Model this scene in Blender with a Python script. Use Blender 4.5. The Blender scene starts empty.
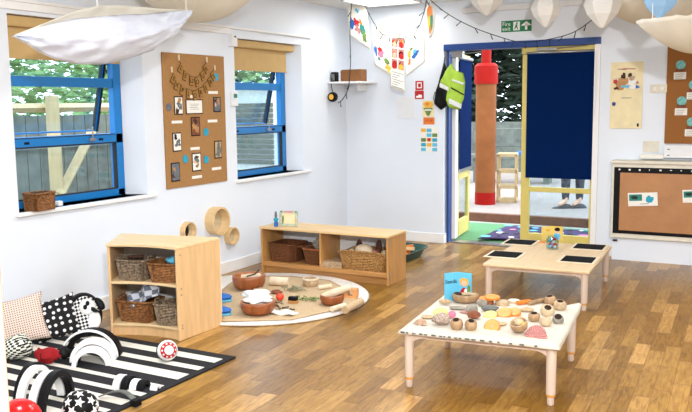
import bpy, bmesh, math, random
from mathutils import Vector, Matrix, noise
random.seed(7)
sc = bpy.context.scene
C = bpy.context.collection
PI = math.pi
R = math.radians
# ------------------------------------------------------------------ camera
EYE = Vector((0, 0, 1.5))
FW = Vector((-0.482051, 0.867232, -0.124641)); RT = Vector((0.87472, 0.484478, -0.012068)); UP = Vector((-0.04992, 0.114843, 0.992129))
FPX = 805.76
cam = bpy.data.cameras.new('camera'); co = bpy.data.objects.new('camera', cam); C.objects.link(co)
m4 = Matrix.Identity(4)
for i in range(3):
    m4[i][0] = RT[i]; m4[i][1] = UP[i]; m4[i][2] = -FW[i]; m4[i][3] = EYE[i]
co.matrix_world = m4
cam.sensor_width = 36; cam.lens = FPX * 36 / 692; cam.clip_start = .05; cam.clip_end = 200
sc.camera = co
# ------------------------------------------------------------------ light and exposure
sc.view_settings.view_transform = 'Standard'; sc.view_settings.look = 'None'
sc.view_settings.gamma = 1; sc.view_settings.use_curve_mapping = False
sc.view_settings.exposure = 0.0
w = bpy.data.worlds.new('sky'); sc.world = w; w.use_nodes = True
bg = w.node_tree.nodes['Background']; bg.inputs[0].default_value = (.80, .90, 1, 1); bg.inputs[1].default_value = 5.0
def area(name, loc, sx, sy, power, rot=(0, 0, 0), col=(.95, .98, 1)):
    l = bpy.data.lights.new(name, 'AREA'); l.shape = 'RECTANGLE'; l.size = sx; l.size_y = sy; l.energy = power; l.color = col
    o = bpy.data.objects.new(name, l); C.objects.link(o); o.location = loc; o.rotation_euler = rot
    return o
CEIL = 2.55
for k, (x, y, p) in enumerate([(-3.7, 7.45, 9), (-1.85, 5.6, 26), (1.2, 6.4, 18), (-2.6, 5.0, 28), (-.2, 4.6, 22), (-2.7, 2.3, 34), (-.5, 1.2, 48), (1.4, 3.2, 34), (-.9, -.6, 70)]):  # the lamp in front of the paper lanterns is added to brighten them
    area('ceiling_panel_and_fill_lamp', (x, y, CEIL - .04), .58, .58, p)
fl = area('camera_flash', (.6, -.2, 2.3), .16, .16, 170, col=(1, .99, .98))
fl.rotation_euler = Vector((-.5, .86, -.08)).to_track_quat('-Z', 'Y').to_euler()
# ------------------------------------------------------------------ materials
def lin(c):
    c = c / 255
    return c / 12.92 if c <= .04045 else ((c + .055) / 1.055) ** 2.4
def rgb(c): return (lin(c[0]), lin(c[1]), lin(c[2]), 1)
def mat(name, c, rough=.55, metal=0, var=.06, scale=14, bump=0, emit=None, alpha=None, trans=0, sheen=0, bscale=None, stretch=None):
    m = bpy.data.materials.new(name); m.use_nodes = True; nt = m.node_tree; b = nt.nodes['Principled BSDF']
    b.inputs['Roughness'].default_value = rough; b.inputs['Metallic'].default_value = metal
    tc = nt.nodes.new('ShaderNodeTexCoord'); vec = tc.outputs['Object']
    if stretch:
        mp = nt.nodes.new('ShaderNodeMapping'); mp.inputs['Scale'].default_value = stretch; nt.links.new(vec, mp.inputs[0]); vec = mp.outputs[0]
    n = nt.nodes.new('ShaderNodeTexNoise'); n.inputs['Scale'].default_value = scale; n.inputs['Detail'].default_value = 4
    nt.links.new(vec, n.inputs['Vector'])
    r = nt.nodes.new('ShaderNodeValToRGB'); cc = rgb(c)
    r.color_ramp.elements[0].position = .3; r.color_ramp.elements[1].position = .7
    r.color_ramp.elements[0].color = tuple(max(0, v * (1 - var * 1.6)) for v in cc[:3]) + (1,)
    r.color_ramp.elements[1].color = tuple(min(1, v * (1 + var)) for v in cc[:3]) + (1,)
    nt.links.new(n.outputs[0], r.inputs[0]); nt.links.new(r.outputs[0], b.inputs['Base Color'])
    if bump:
        n2 = n
        if bscale:
            n2 = nt.nodes.new('ShaderNodeTexNoise'); n2.inputs['Scale'].default_value = bscale; nt.links.new(vec, n2.inputs['Vector'])
        bp = nt.nodes.new('ShaderNodeBump'); bp.inputs['Strength'].default_value = bump; bp.inputs['Distance'].default_value = .01
        nt.links.new(n2.outputs[0], bp.inputs['Height']); nt.links.new(bp.outputs[0], b.inputs['Normal'])
    if emit: b.inputs['Emission Color'].default_value = rgb(c); b.inputs['Emission Strength'].default_value = emit
    if alpha is not None: b.inputs['Alpha'].default_value = alpha
    if trans: b.inputs['Transmission Weight'].default_value = trans
    return m
def thin_sheet(name, c, tl=.5):
    "paper or cloth that lets light through"
    m = mat(name, c, .7, var=.04, scale=9); nt = m.node_tree; b = nt.nodes['Principled BSDF']; o = nt.nodes['Material Output']
    t = nt.nodes.new('ShaderNodeBsdfTranslucent'); t.inputs[0].default_value = rgb(c)
    mx = nt.nodes.new('ShaderNodeMixShader'); mx.inputs[0].default_value = tl
    nt.links.new(b.outputs[0], mx.inputs[1]); nt.links.new(t.outputs[0], mx.inputs[2]); nt.links.new(mx.outputs[0], o.inputs[0])
    return m
def glass_mat(name, tint=(235, 245, 250), mixf=.14):
    m = bpy.data.materials.new(name); m.use_nodes = True; nt = m.node_tree; o = nt.nodes['Material Output']; nt.nodes.remove(nt.nodes['Principled BSDF'])
    t = nt.nodes.new('ShaderNodeBsdfTransparent'); t.inputs[0].default_value = rgb(tint)
    g = nt.nodes.new('ShaderNodeBsdfGlossy'); g.inputs['Roughness'].default_value = .03
    lw = nt.nodes.new('ShaderNodeLayerWeight'); pw = nt.nodes.new('ShaderNodeMath'); pw.operation = 'POWER'; pw.inputs[1].default_value = 4.0; nt.links.new(lw.outputs['Facing'], pw.inputs[0]); fr = nt.nodes.new('ShaderNodeMath'); fr.operation = 'MULTIPLY_ADD'; fr.inputs[1].default_value = .7; fr.inputs[2].default_value = .05; nt.links.new(pw.outputs[0], fr.inputs[0])
    mx = nt.nodes.new('ShaderNodeMixShader')
    nt.links.new(fr.outputs[0], mx.inputs[0]); nt.links.new(t.outputs[0], mx.inputs[1]); nt.links.new(g.outputs[0], mx.inputs[2]); nt.links.new(mx.outputs[0], o.inputs[0])
    return m
class NT:
    "tiny node helper"
    def __init__(s, name, rough=.5):
        s.m = bpy.data.materials.new(name); s.m.use_nodes = True; s.nt = s.m.node_tree; s.b = s.nt.nodes['Principled BSDF']; s.b.inputs['Roughness'].default_value = rough
        s.tc = s.nt.nodes.new('ShaderNodeTexCoord')
    def n(s, t, **k):
        x = s.nt.nodes.new('ShaderNode' + t)
        for a, v in k.items(): setattr(x, a, v)
        return x
    def put(s, v, sock):
        if isinstance(v, bpy.types.NodeSocket): s.nt.links.new(v, sock)
        else: sock.default_value = v
    def math(s, op, a, b=0):
        x = s.n('Math', operation=op); s.put(a, x.inputs[0]); s.put(b, x.inputs[1]); return x.outputs[0]
    def sep(s, coord='Object'):
        x = s.n('SeparateXYZ'); s.put(s.tc.outputs[coord], x.inputs[0]); return x.outputs
    def comb(s, a, b, c=0.0):
        x = s.n('CombineXYZ'); s.put(a, x.inputs[0]); s.put(b, x.inputs[1]); s.put(c, x.inputs[2]); return x.outputs[0]
    def ramp(s, f, stops, const=False):
        x = s.n('ValToRGB'); e = x.color_ramp.elements
        if const: x.color_ramp.interpolation = 'CONSTANT'
        while len(e) < len(stops): e.new(.5)
        for i, (p, c) in enumerate(stops): e[i].position = p; e[i].color = rgb(c)
        s.put(f, x.inputs[0]); return x.outputs[0]
    def mix(s, f, a, b, mode='MIX'):
        x = s.n('Mix', data_type='RGBA', blend_type=mode); s.put(f, x.inputs[0]); s.put(a, x.inputs[6]); s.put(b, x.inputs[7]); return x.outputs[2]
    def base(s, c): s.put(c, s.b.inputs['Base Color']); return s.m
def floor_material():
    s = NT('wood strip floor', .3)
    P = s.n('NewGeometry').outputs['Position']; rot = s.n('VectorRotate', rotation_type='Z_AXIS'); s.put(P, rot.inputs['Vector']); rot.inputs['Angle'].default_value = R(-3)
    x = s.n('SeparateXYZ'); s.put(rot.outputs[0], x.inputs[0])
    u = s.math('DIVIDE', x.outputs[0], .088); row = s.math('FLOOR', u)
    wn = s.n('TexWhiteNoise', noise_dimensions='1D'); s.put(row, wn.inputs['W'])
    v = s.math('ADD', s.math('DIVIDE', x.outputs[1], .42), s.math('MULTIPLY', wn.outputs[0], 9.0)); col = s.math('FLOOR', v)
    w2 = s.n('TexWhiteNoise', noise_dimensions='2D'); s.put(s.comb(row, col), w2.inputs['Vector'])
    c = s.ramp(w2.outputs[0], [(0, (132, 95, 36)), (.35, (152, 112, 48)), (.7, (168, 128, 62)), (1, (200, 156, 90))])
    gv = s.comb(s.math('ADD', s.math('MULTIPLY', x.outputs[0], 38.0), s.math('MULTIPLY', w2.outputs[0], 40.0)), s.math('MULTIPLY', x.outputs[1], 5.0))
    g = s.n('TexNoise'); s.put(gv, g.inputs['Vector']); g.inputs['Scale'].default_value = 1.6; g.inputs['Detail'].default_value = 5; g.inputs['Distortion'].default_value = .8
    gr = s.ramp(g.outputs[0], [(.3, (176, 158, 138)), (.62, (255, 255, 255))])
    c = s.mix(.75, c, gr, 'MULTIPLY')
    fu = s.math('FRACT', u); fv = s.math('FRACT', v)
    e = s.math('MAXIMUM', s.math('LESS_THAN', fu, .035), s.math('LESS_THAN', fv, .012))
    c = s.mix(s.math('MULTIPLY', e, .6), c, rgb((90, 55, 25)))
    s.b.inputs['Specular IOR Level'].default_value = .35
    return s.base(c)
def stripe_rug_material():
    s = NT('black and white striped rug', .95); x = s.sep('Object')
    # white bands along the rug's depth (object y), each (from, to)
    bands = [(2.86, 2.93), (3.0, 3.045), (3.136, 3.18), (3.285, 3.385), (3.46, 3.52), (3.61, 3.69)]
    bands = [(2.30, 2.36), (2.45, 2.53), (2.62, 2.68), (2.75, 2.79)] + bands
    acc = None
    for a, b in bands:
        f = s.math('MULTIPLY', s.math('GREATER_THAN', x[1], a), s.math('LESS_THAN', x[1], b))
        acc = f if acc is None else s.math('MAXIMUM', acc, f)
    inside = s.math('MULTIPLY', s.math('LESS_THAN', x[0], -2.90), s.math('GREATER_THAN', x[0], -4.36))
    acc = s.math('MULTIPLY', acc, inside)
    n = s.n('TexNoise'); s.put(s.tc.outputs['Object'], n.inputs['Vector']); n.inputs['Scale'].default_value = 300
    bp = s.n('Bump'); bp.inputs['Strength'].default_value = .5; bp.inputs['Distance'].default_value = .004; s.put(n.outputs[0], bp.inputs['Height']); s.put(bp.outputs[0], s.b.inputs['Normal'])
    return s.base(s.mix(acc, rgb((22, 22, 28)), rgb((228, 224, 212))))
def dots_material(name, bgc, dot, scale, size, jitter=0.0, axes=(0, 2)):
    s = NT(name, .9); x = s.sep('Object'); v = s.comb(x[axes[0]], x[axes[1]])
    vo = s.n('TexVoronoi', voronoi_dimensions='2D'); s.put(v, vo.inputs['Vector']); vo.inputs['Scale'].default_value = scale; vo.inputs['Randomness'].default_value = jitter
    f = s.math('LESS_THAN', vo.outputs['Distance'], size)
    return s.base(s.mix(f, rgb(bgc), rgb(dot)))
def check_material(name, a, b, scale, axes=(0, 2), rough=.9, turn=0):
    s = NT(name, rough); x = s.sep('Object'); v = s.comb(x[axes[0]], x[axes[1]])
    if turn:
        r = s.n('VectorRotate', rotation_type='Z_AXIS'); s.put(v, r.inputs['Vector']); r.inputs['Angle'].default_value = turn; v = r.outputs[0]
    ch = s.n('TexChecker'); s.put(v, ch.inputs['Vector']); ch.inputs['Scale'].default_value = scale; ch.inputs[1].default_value = rgb(a); ch.inputs[2].default_value = rgb(b)
    return s.base(ch.outputs[0])
def wicker(name, c1, c2):
    s = NT(name, .75); n = s.n('TexNoise'); s.put(s.tc.outputs['Object'], n.inputs['Vector']); n.inputs['Scale'].default_value = 70; n.inputs['Detail'].default_value = 3
    return s.base(s.ramp(n.outputs[0], [(.32, c1), (.62, c2)]))
def wood(name, c, var=.1, axis=0, rough=.45):
    st = [6, 6, 6]; st[axis] = .7
    return mat(name, c, rough, var=var, scale=5, stretch=tuple(st))
M = dict(
    wall=mat('pale blue white wall paint', (226, 233, 243), .55, var=.012, scale=2), ceil=mat('ceiling paint', (224, 224, 222), .8, var=.01),
    white=mat('white gloss paint', (236, 236, 236), .35, var=.01), white_edge=mat('white plastic', (228, 229, 232), .4, var=.02),
    blue=mat('blue window frame', (0, 118, 192), .4, var=.03), navy=mat('navy door frame', (16, 62, 134), .4, var=.03),
    yellow=mat('yellow door frame', (214, 196, 110), .45, var=.03), blind_navy=mat('navy roller blind', (4, 30, 76), 1, var=.05, scale=60),
    blind_beige=mat('beige roller blind', (196, 164, 110), .8, var=.03), black=mat('black', (18, 18, 20), .5, var=.1), gasket=mat('black rubber gasket', (28, 28, 32), .7),
    chrome=mat('brushed metal', (170, 170, 172), .3, .9), cork=mat('cork', (168, 124, 74), .9, var=.16, scale=160, bump=.3),
    darkcork=mat('brown cork', (150, 96, 44), .9, var=.14, scale=120), birch=wood('pale birch', (222, 184, 134), .07, 2), birch_top=wood('birch top', (228, 200, 154), .06, 0),
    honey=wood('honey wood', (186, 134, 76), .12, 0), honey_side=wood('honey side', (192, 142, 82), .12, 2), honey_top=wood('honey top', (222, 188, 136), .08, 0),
    maple=wood('pale maple', (214, 188, 150), .05, 1), pinkwood=wood('washed maple leg', (214, 194, 178), .04, 2), legtip=mat('orange brown leg collar', (214, 150, 66), .4),
    card=mat('cardboard', (136, 90, 50), .85, var=.08), brownpaper=mat('brown kraft paper', (178, 126, 82), .4, var=.06, scale=6, bump=.5, bscale=9),
    paper=mat('paper', (236, 234, 226), .8, var=.02), cream=mat('cream paper', (236, 222, 180), .75, var=.05), cream_edge=mat('cream board edge', (222, 216, 200), .6),
    red=mat('red', (186, 20, 24), .45), shelldark=mat('shell groove', (150, 92, 88), .7), plushred=mat('deep red plush', (150, 10, 18), .9), capred=mat('weathered red band', (150, 16, 6), .6), redgloss=mat('glossy red', (222, 24, 26), .2), green=mat('sign green', (14, 120, 70), .5), hiviz=mat('yellow green cloth', (168, 206, 70), .8),
    silver=mat('reflective silver tape', (225, 228, 228), .4), orange=mat('orange', (226, 122, 40), .6), amber=mat('amber', (232, 176, 60), .6), skyblue=mat('sky blue', (94, 186, 222), .6),
    cyan=mat('cyan', (28, 158, 190), .6), midblue=mat('mid blue', (26, 100, 184), .55), pink=mat('pink', (224, 120, 150), .7), rose=mat('shell pink', (188, 128, 122), .6, var=.15, scale=60),
    teal=mat('teal', (40, 130, 120), .7), leaf=mat('leaf green', (104, 134, 60), .7, var=.2), darkleaf=mat('dark leaf', (34, 50, 34), .8, var=.3), paleleaf=mat('pale leaf', (140, 176, 112), .8, var=.25),
    bark=mat('bark', (70, 54, 42), .9, var=.2), skin=mat('skin', (226, 178, 150), .6, var=.03), hair=mat('hair brown', (52, 34, 26), .7), blond=mat('blond', (228, 184, 96), .7),
    terracotta=mat('terracotta drain pipe', (136, 80, 42), .6, var=.12, scale=5), deck=mat('pale concrete deck', (150, 138, 130), .85, var=.06), brick=mat('brown brick riser', (118, 76, 58), .9, var=.15),
    turf=mat('green carpet mat', (88, 138, 92), .95, var=.12, scale=60), purple=mat('purple cloth', (58, 36, 82), .9, var=.1), bowlwood=wood('turned reddish bowl wood', (150, 84, 44), .2, 2, .35),
    bowlin=wood('bowl inside', (172, 108, 62), .15, 0), wool=mat('white fleece', (240, 240, 238), .95, var=.03, scale=30, bump=.5), rugwhite=mat('white fluffy rug', (236, 232, 226), .95, var=.06, scale=60, bump=1),
    hessian=mat('hessian', (196, 170, 134), .95, var=.1, scale=90, bump=.4), basket_br=wicker('brown wicker', (72, 44, 20), (150, 98, 50)), basket_gr=wicker('grey wicker', (66, 54, 42), (148, 128, 104)),
    basket_hy=wicker('honey wicker', (112, 78, 38), (178, 134, 76)), brownfab=mat('dark brown woven fibre', (112, 72, 46), .8, var=.2, scale=60, bump=.4), tray=mat('dark green plastic', (16, 66, 56), .45),
    greycloth=mat('grey fabric', (110, 116, 128), .8, var=.2, scale=30), stone=mat('grey stone', (146, 140, 128), .7, var=.2, scale=40), dkstone=mat('slate stone', (104, 108, 104), .6, var=.2, scale=30),
    sand=mat('sandy stone', (190, 164, 130), .8, var=.2, scale=60), speck=mat('speckled stone', (176, 156, 142), .8, var=.4, scale=120), ivory=mat('ivory wood', (196, 174, 140), .6, var=.12),
    lime=mat('lime flesh', (214, 214, 124), .5), orangef=mat('orange flesh', (236, 160, 74), .5, var=.1, scale=60), rind=mat('orange rind', (228, 130, 40), .5), tablewhite=mat('white table paper', (206, 198, 184), .7, var=.02, scale=20, bump=.25),
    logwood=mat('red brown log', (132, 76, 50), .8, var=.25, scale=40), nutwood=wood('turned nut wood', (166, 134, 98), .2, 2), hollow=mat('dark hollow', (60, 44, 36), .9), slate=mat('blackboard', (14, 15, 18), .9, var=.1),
    frame_pale=mat('pale frame', (226, 208, 180), .5), glass=glass_mat('window glass'), timber=wood('outdoor timber', (190, 164, 120), .1, 2), fence=mat('weathered boards', (104, 108, 100), .9, var=.2, scale=8),
    ground=mat('outdoor ground', (170, 168, 154), .9, var=.15, scale=3), brickwall=mat('pale pink brick', (196, 164, 150), .9, var=.12, scale=10), whitewall=mat('white render', (228, 230, 232), .9),
    sheetw=thin_sheet('white organza', (240, 244, 255), .45), sheetc=thin_sheet('cream muslin', (252, 248, 238), .6), lantern=thin_sheet('white folded paper', (253, 253, 250), .3), lanternb=thin_sheet('blue folded paper', (190, 224, 250), .6),
    trouser=mat('charcoal trousers', (58, 60, 68), .85), shirt=mat('dark jumper', (60, 66, 84), .85), shoe=mat('black shoe leather', (24, 24, 26), .4), led=mat('light diffuser', (255, 250, 240), .5, emit=5.0),
    thread=mat('dark flex', (26, 32, 28), .6), bone=mat('off white wood', (226, 208, 180), .6, var=.08), starw=mat('white felt', (240, 240, 240), .8), brownpill=mat('brown felt', (72, 44, 34), .9))
M['backing'] = mat('pale blue grey backing', (236, 240, 244), .5); M['floor'] = floor_material(); M['rug'] = stripe_rug_material()
for k_ in ('capred', 'terracotta', 'slate', 'black', 'greycloth', 'brownfab'): M[k_].node_tree.nodes['Principled BSDF'].inputs['Specular IOR Level'].default_value = .15
M['blind_navy'].node_tree.nodes['Principled BSDF'].inputs['Specular IOR Level'].default_value = .05
M['dot_beige'] = dots_material('beige dotted cloth', (226, 204, 190), (96, 76, 74), 70, .26); M['dot_black'] = dots_material('black polka cloth', (14, 14, 18), (238, 238, 238), 24, .24, .35)
M['check'] = check_material('black white check cloth', (20, 20, 24), (238, 238, 238), 56, turn=.6)
M['check_s'] = check_material('small check cloth', (24, 24, 26), (226, 228, 214), 62)
# ------------------------------------------------------------------ mesh helpers
class MB:
    def __init__(s): s.v = []; s.f = []; s.mi = []; s.mats = []; s.M = Matrix.Identity(4); s.cur = 0
    def use(s, m):
        if m not in s.mats: s.mats.append(m)
        s.cur = s.mats.index(m); return s
    def add(s, vs, fs):
        b = len(s.v); s.v += [tuple(s.M @ Vector(p)) for p in vs]; s.f += [tuple(b + i for i in f) for f in fs]; s.mi += [s.cur] * len(fs); return s
    def box(s, x0, x1, y0, y1, z0, z1):
        vs = [(x, y, z) for z in (z0, z1) for y in (y0, y1) for x in (x0, x1)]
        return s.add(vs, [(0, 2, 3, 1), (4, 5, 7, 6), (0, 1, 5, 4), (2, 6, 7, 3), (0, 4, 6, 2), (1, 3, 7, 5)])
    def prism(s, poly, z0, z1):
        n = len(poly); vs = [(p[0], p[1], z0) for p in poly] + [(p[0], p[1], z1) for p in poly]
        return s.add(vs, [tuple(range(n - 1, -1, -1)), tuple(range(n, 2 * n))] + [(i, (i + 1) % n, n + (i + 1) % n, n + i) for i in range(n)])
    def tube(s, pts, r, seg=8, caps=True, r2=None):
        pts = [Vector(p) for p in pts]; n = len(pts); vs = []; up = None
        for i, p in enumerate(pts):
            d = (pts[min(i + 1, n - 1)] - pts[max(i - 1, 0)]).normalized()
            a = d.cross(Vector((0, 0, 1)));
            if a.length < .05: a = d.cross(Vector((1, 0, 0)))
            a.normalize()
            if up is not None and a.dot(up) < 0: a = -a
            up = a; b = d.cross(a)
            rr = r if not callable(r) else r(i / (n - 1))
            for k in range(seg): t = 2 * PI * k / seg; vs.append(tuple(p + a * math.cos(t) * rr + b * math.sin(t) * (r2 or rr)))
        fs = [(i * seg + k, i * seg + (k + 1) % seg, (i + 1) * seg + (k + 1) % seg, (i + 1) * seg + k) for i in range(n - 1) for k in range(seg)]
        if caps: fs += [tuple(range(seg - 1, -1, -1)), tuple((n - 1) * seg + k for k in range(seg))]
        return s.add(vs, fs)
    def lathe(s, prof, seg=24, sx=1, sy=1, cap=True):
        n = len(prof); vs = [(r * math.cos(2 * PI * k / seg) * sx, r * math.sin(2 * PI * k / seg) * sy, z) for r, z in prof for k in range(seg)]
        fs = [(i * seg + k, i * seg + (k + 1) % seg, (i + 1) * seg + (k + 1) % seg, (i + 1) * seg + k) for i in range(n - 1) for k in range(seg)]
        if cap: fs += [tuple(range(seg - 1, -1, -1)), tuple((n - 1) * seg + k for k in range(seg))]
        return s.add(vs, fs)
    def ball(s, rx, ry, rz, cz=0, seg=20, rings=10, bumpy=0, seed=0, cx=0, cy=0):
        vs = []; fs = []
        for i in range(rings + 1):
            a = PI * i / rings
            for k in range(seg):
                t = 2 * PI * k / seg; p = Vector((math.sin(a) * math.cos(t), math.sin(a) * math.sin(t), -math.cos(a)))
                q = 1 + bumpy * noise.noise(p * 1.6 + Vector((seed * 3.1, seed, 0))); vs.append((cx + p.x * rx * q, cy + p.y * ry * q, cz + p.z * rz * q))
        for i in range(rings):
            for k in range(seg): fs.append((i * seg + k, i * seg + (k + 1) % seg, (i + 1) * seg + (k + 1) % seg, (i + 1) * seg + k))
        return s.add(vs, fs)
    def flat(s, pts): return s.add(pts, [tuple(range(len(pts)))])
    def blob(s, cx, cz, rx, rz, y=0, seed=0, n=14, rough=.25):
        "irregular flat patch facing -y"
        pts = []
        for k in range(n):
            t = -2 * PI * k / n; q = 1 + rough * noise.noise(Vector((math.cos(t) * 2 + seed * 5.3, math.sin(t) * 2, seed)))
            pts.append((cx + math.cos(t) * rx * q, y, cz + math.sin(t) * rz * q))
        return s.flat(pts[::-1])
    def grid(s, fn, nu, nv, closed_u=False):
        vs = [fn(i / nu, j / nv) for j in range(nv + 1) for i in range(nu + (0 if closed_u else 1))]
        W = nu if closed_u else nu + 1
        return s.add(vs, [(j * W + i, j * W + (i + 1) % W, (j + 1) * W + (i + 1) % W, (j + 1) * W + i) for j in range(nv) for i in range(nu)])
    def build(s, name, m=None, parent=None, smooth=False, bevel=0, solid=0, sub=0, loc=None, rot=None, autos=True):
        me = bpy.data.meshes.new(name); me.from_pydata(s.v, [], s.f)
        ms = s.mats or [m]
        for a in ms: me.materials.append(M[a] if isinstance(a, str) else a)
        if s.mats: me.polygons.foreach_set('material_index', s.mi)
        if smooth: me.polygons.foreach_set('use_smooth', [True] * len(s.f))
        me.update(); o = bpy.data.objects.new(name, me); C.objects.link(o)
        bm = bmesh.new(); bm.from_mesh(me); bmesh.ops.remove_doubles(bm, verts=bm.verts, dist=1e-6); bmesh.ops.recalc_face_normals(bm, faces=bm.faces) if not solid else None; bm.to_mesh(me); bm.free()
        if smooth == 'auto' :
            try: me.set_sharp_from_angle(angle=R(35))
            except Exception: pass
        if solid: x = o.modifiers.new('s', 'SOLIDIFY'); x.thickness = solid; x.offset = 0
        if bevel: x = o.modifiers.new('b', 'BEVEL'); x.width = bevel; x.segments = 2; x.limit_method = 'ANGLE'
        if sub: x = o.modifiers.new('u', 'SUBSURF'); x.levels = sub; x.render_levels = sub
        if parent: o.parent = parent
        if loc: o.location = loc
        if rot: o.rotation_euler = rot
        return o
def tag(o, label, cat, group=None, kind=None):
    o['label'] = label
    if cat: o['category'] = cat
    if group: o['group'] = group
    if kind: o['kind'] = kind
    return o
def struct(o): o['kind'] = 'structure'; return o
def thing(name, label, cat, loc=(0, 0, 0), rz=0, group=None, rot=None):
    o = bpy.data.objects.new(name, None); C.objects.link(o); o.location = loc; o.rotation_euler = rot or (0, 0, rz); o.empty_display_size = .1
    return tag(o, label, cat, group)
def dup(root, label=None, loc=None, rz=None, group=None):
    r = root.copy(); C.objects.link(r)
    if label: r['label'] = label
    if group: r['group'] = group
    if loc: r.location = loc
    if rz is not None: r.rotation_euler = (0, 0, rz)
    for ch in list(root.children):
        c = ch.copy(); C.objects.link(c); c.parent = r
        for g in list(ch.children): d = g.copy(); C.objects.link(d); d.parent = c
    return r
def ray(px, py): return FW * FPX + RT * (px - 346) - UP * (py - 206)
def AZ(px, py, z=0.0): d = ray(px, py); return EYE + d * ((z - EYE.z) / d.z)
def AX(px, py, x=-4.4464): d = ray(px, py); return EYE + d * (x / d.x)
def AY(px, py, y=8.0306): d = ray(px, py); return EYE + d * (y / d.y)
def bx(name, m, x0, x1, y0, y1, z0, z1, parent=None, bevel=0): return MB().box(x0, x1, y0, y1, z0, z1).build(name, m, parent, bevel=bevel)
def text(name, body, size, m, parent, loc, rot=(PI / 2, 0, 0), ext=.0004, align='CENTER', sx=1):
    cu = bpy.data.curves.new(name, 'FONT'); cu.body = body; cu.size = size; cu.extrude = ext; cu.align_x = align; cu.align_y = 'CENTER'
    t = bpy.data.objects.new(name, cu); C.objects.link(t); bpy.context.view_layer.update()
    me = bpy.data.meshes.new_from_object(t.evaluated_get(bpy.context.evaluated_depsgraph_get())); bpy.data.objects.remove(t)
    me.materials.clear(); me.materials.append(M[m]); o = bpy.data.objects.new(name, me); C.objects.link(o); o.parent = parent; o.location = loc; o.rotation_euler = rot; o.scale = (sx, 1, 1)
    return o
XL, YB, XR, YF = -4.4464, 8.0306, 3.0, -2.2
# ------------------------------------------------------------------ room shell
struct(bx('floor', 'floor', XL - .0, XR, YF, YB + .06, -.06, 0))
struct(bx('ceiling', 'ceil', XL - .3, XR + .2, YF - .2, YB + .2, CEIL, CEIL + .08))
W1 = (3.56, 4.775, .82, 2.11); W2 = (5.96, 7.10, .83, 2.11); SP = .085
mb = MB()
T = .27
for y0, y1, z0, z1 in [(YF - .2, W1[0], 0, CEIL), (W1[1], W2[0], 0, CEIL), (W2[1], YB + .2, 0, CEIL), (W1[0], W1[1], 0, W1[2]), (W1[0], W1[1], W1[3], CEIL), (W2[0], W2[1], 0, W2[2]), (W2[0], W2[1], W2[3], CEIL)]:
    mb.box(XL - T, XL, y0, y1, z0, z1)
for W in (W1, W2): mb.prism([(XL, W[1]), (XL - .15, W[1] - SP), (XL - T, W[1] - SP), (XL - T, W[1])], W[2], W[3])
struct(mb.build('wall_left', 'wall'))
DX0, DX1, DH = -3.265, -1.655, 2.11
mb = MB(); mb.box(XL, DX0, YB, YB + .2, 0, CEIL); mb.box(DX1, XR + .2, YB, YB + .2, 0, CEIL); mb.box(DX0, DX1, YB, YB + .2, DH, CEIL)
struct(mb.build('wall_back', 'wall'))
struct(bx('wall_right', 'wall', XR, XR + .2, YF, YB, 0, CEIL)); struct(bx('wall_front', 'wall', XL, XR + .2, YF - .2, YF, 0, CEIL))
struct(bx('baseboard_left', 'white', XL, XL + .018, YF, YB, 0, .105, bevel=.004))
mb = MB(); mb.box(XL, DX0 + .0, YB - .018, YB, 0, .105); mb.box(DX0, DX0 + .015, YB - .018, YB + .08, 0, .105); struct(mb.build('baseboard_back', 'white', bevel=.004))
struct(bx('baseboard_right', 'white', DX1 + .12, XR, YB - .018, YB, 0, .105, bevel=.004))
# window sills
struct(bx('trim_1', 'white', XL - .16, XL + .035, W1[0] - .03, W1[1] + .09, W1[2] - .028, W1[2], bevel=.006))
struct(bx('trim_2', 'white', XL - .16, XL + .035, W2[0] - .03, W2[1] + .12, W2[2] - .028, W2[2], bevel=.006))
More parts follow.
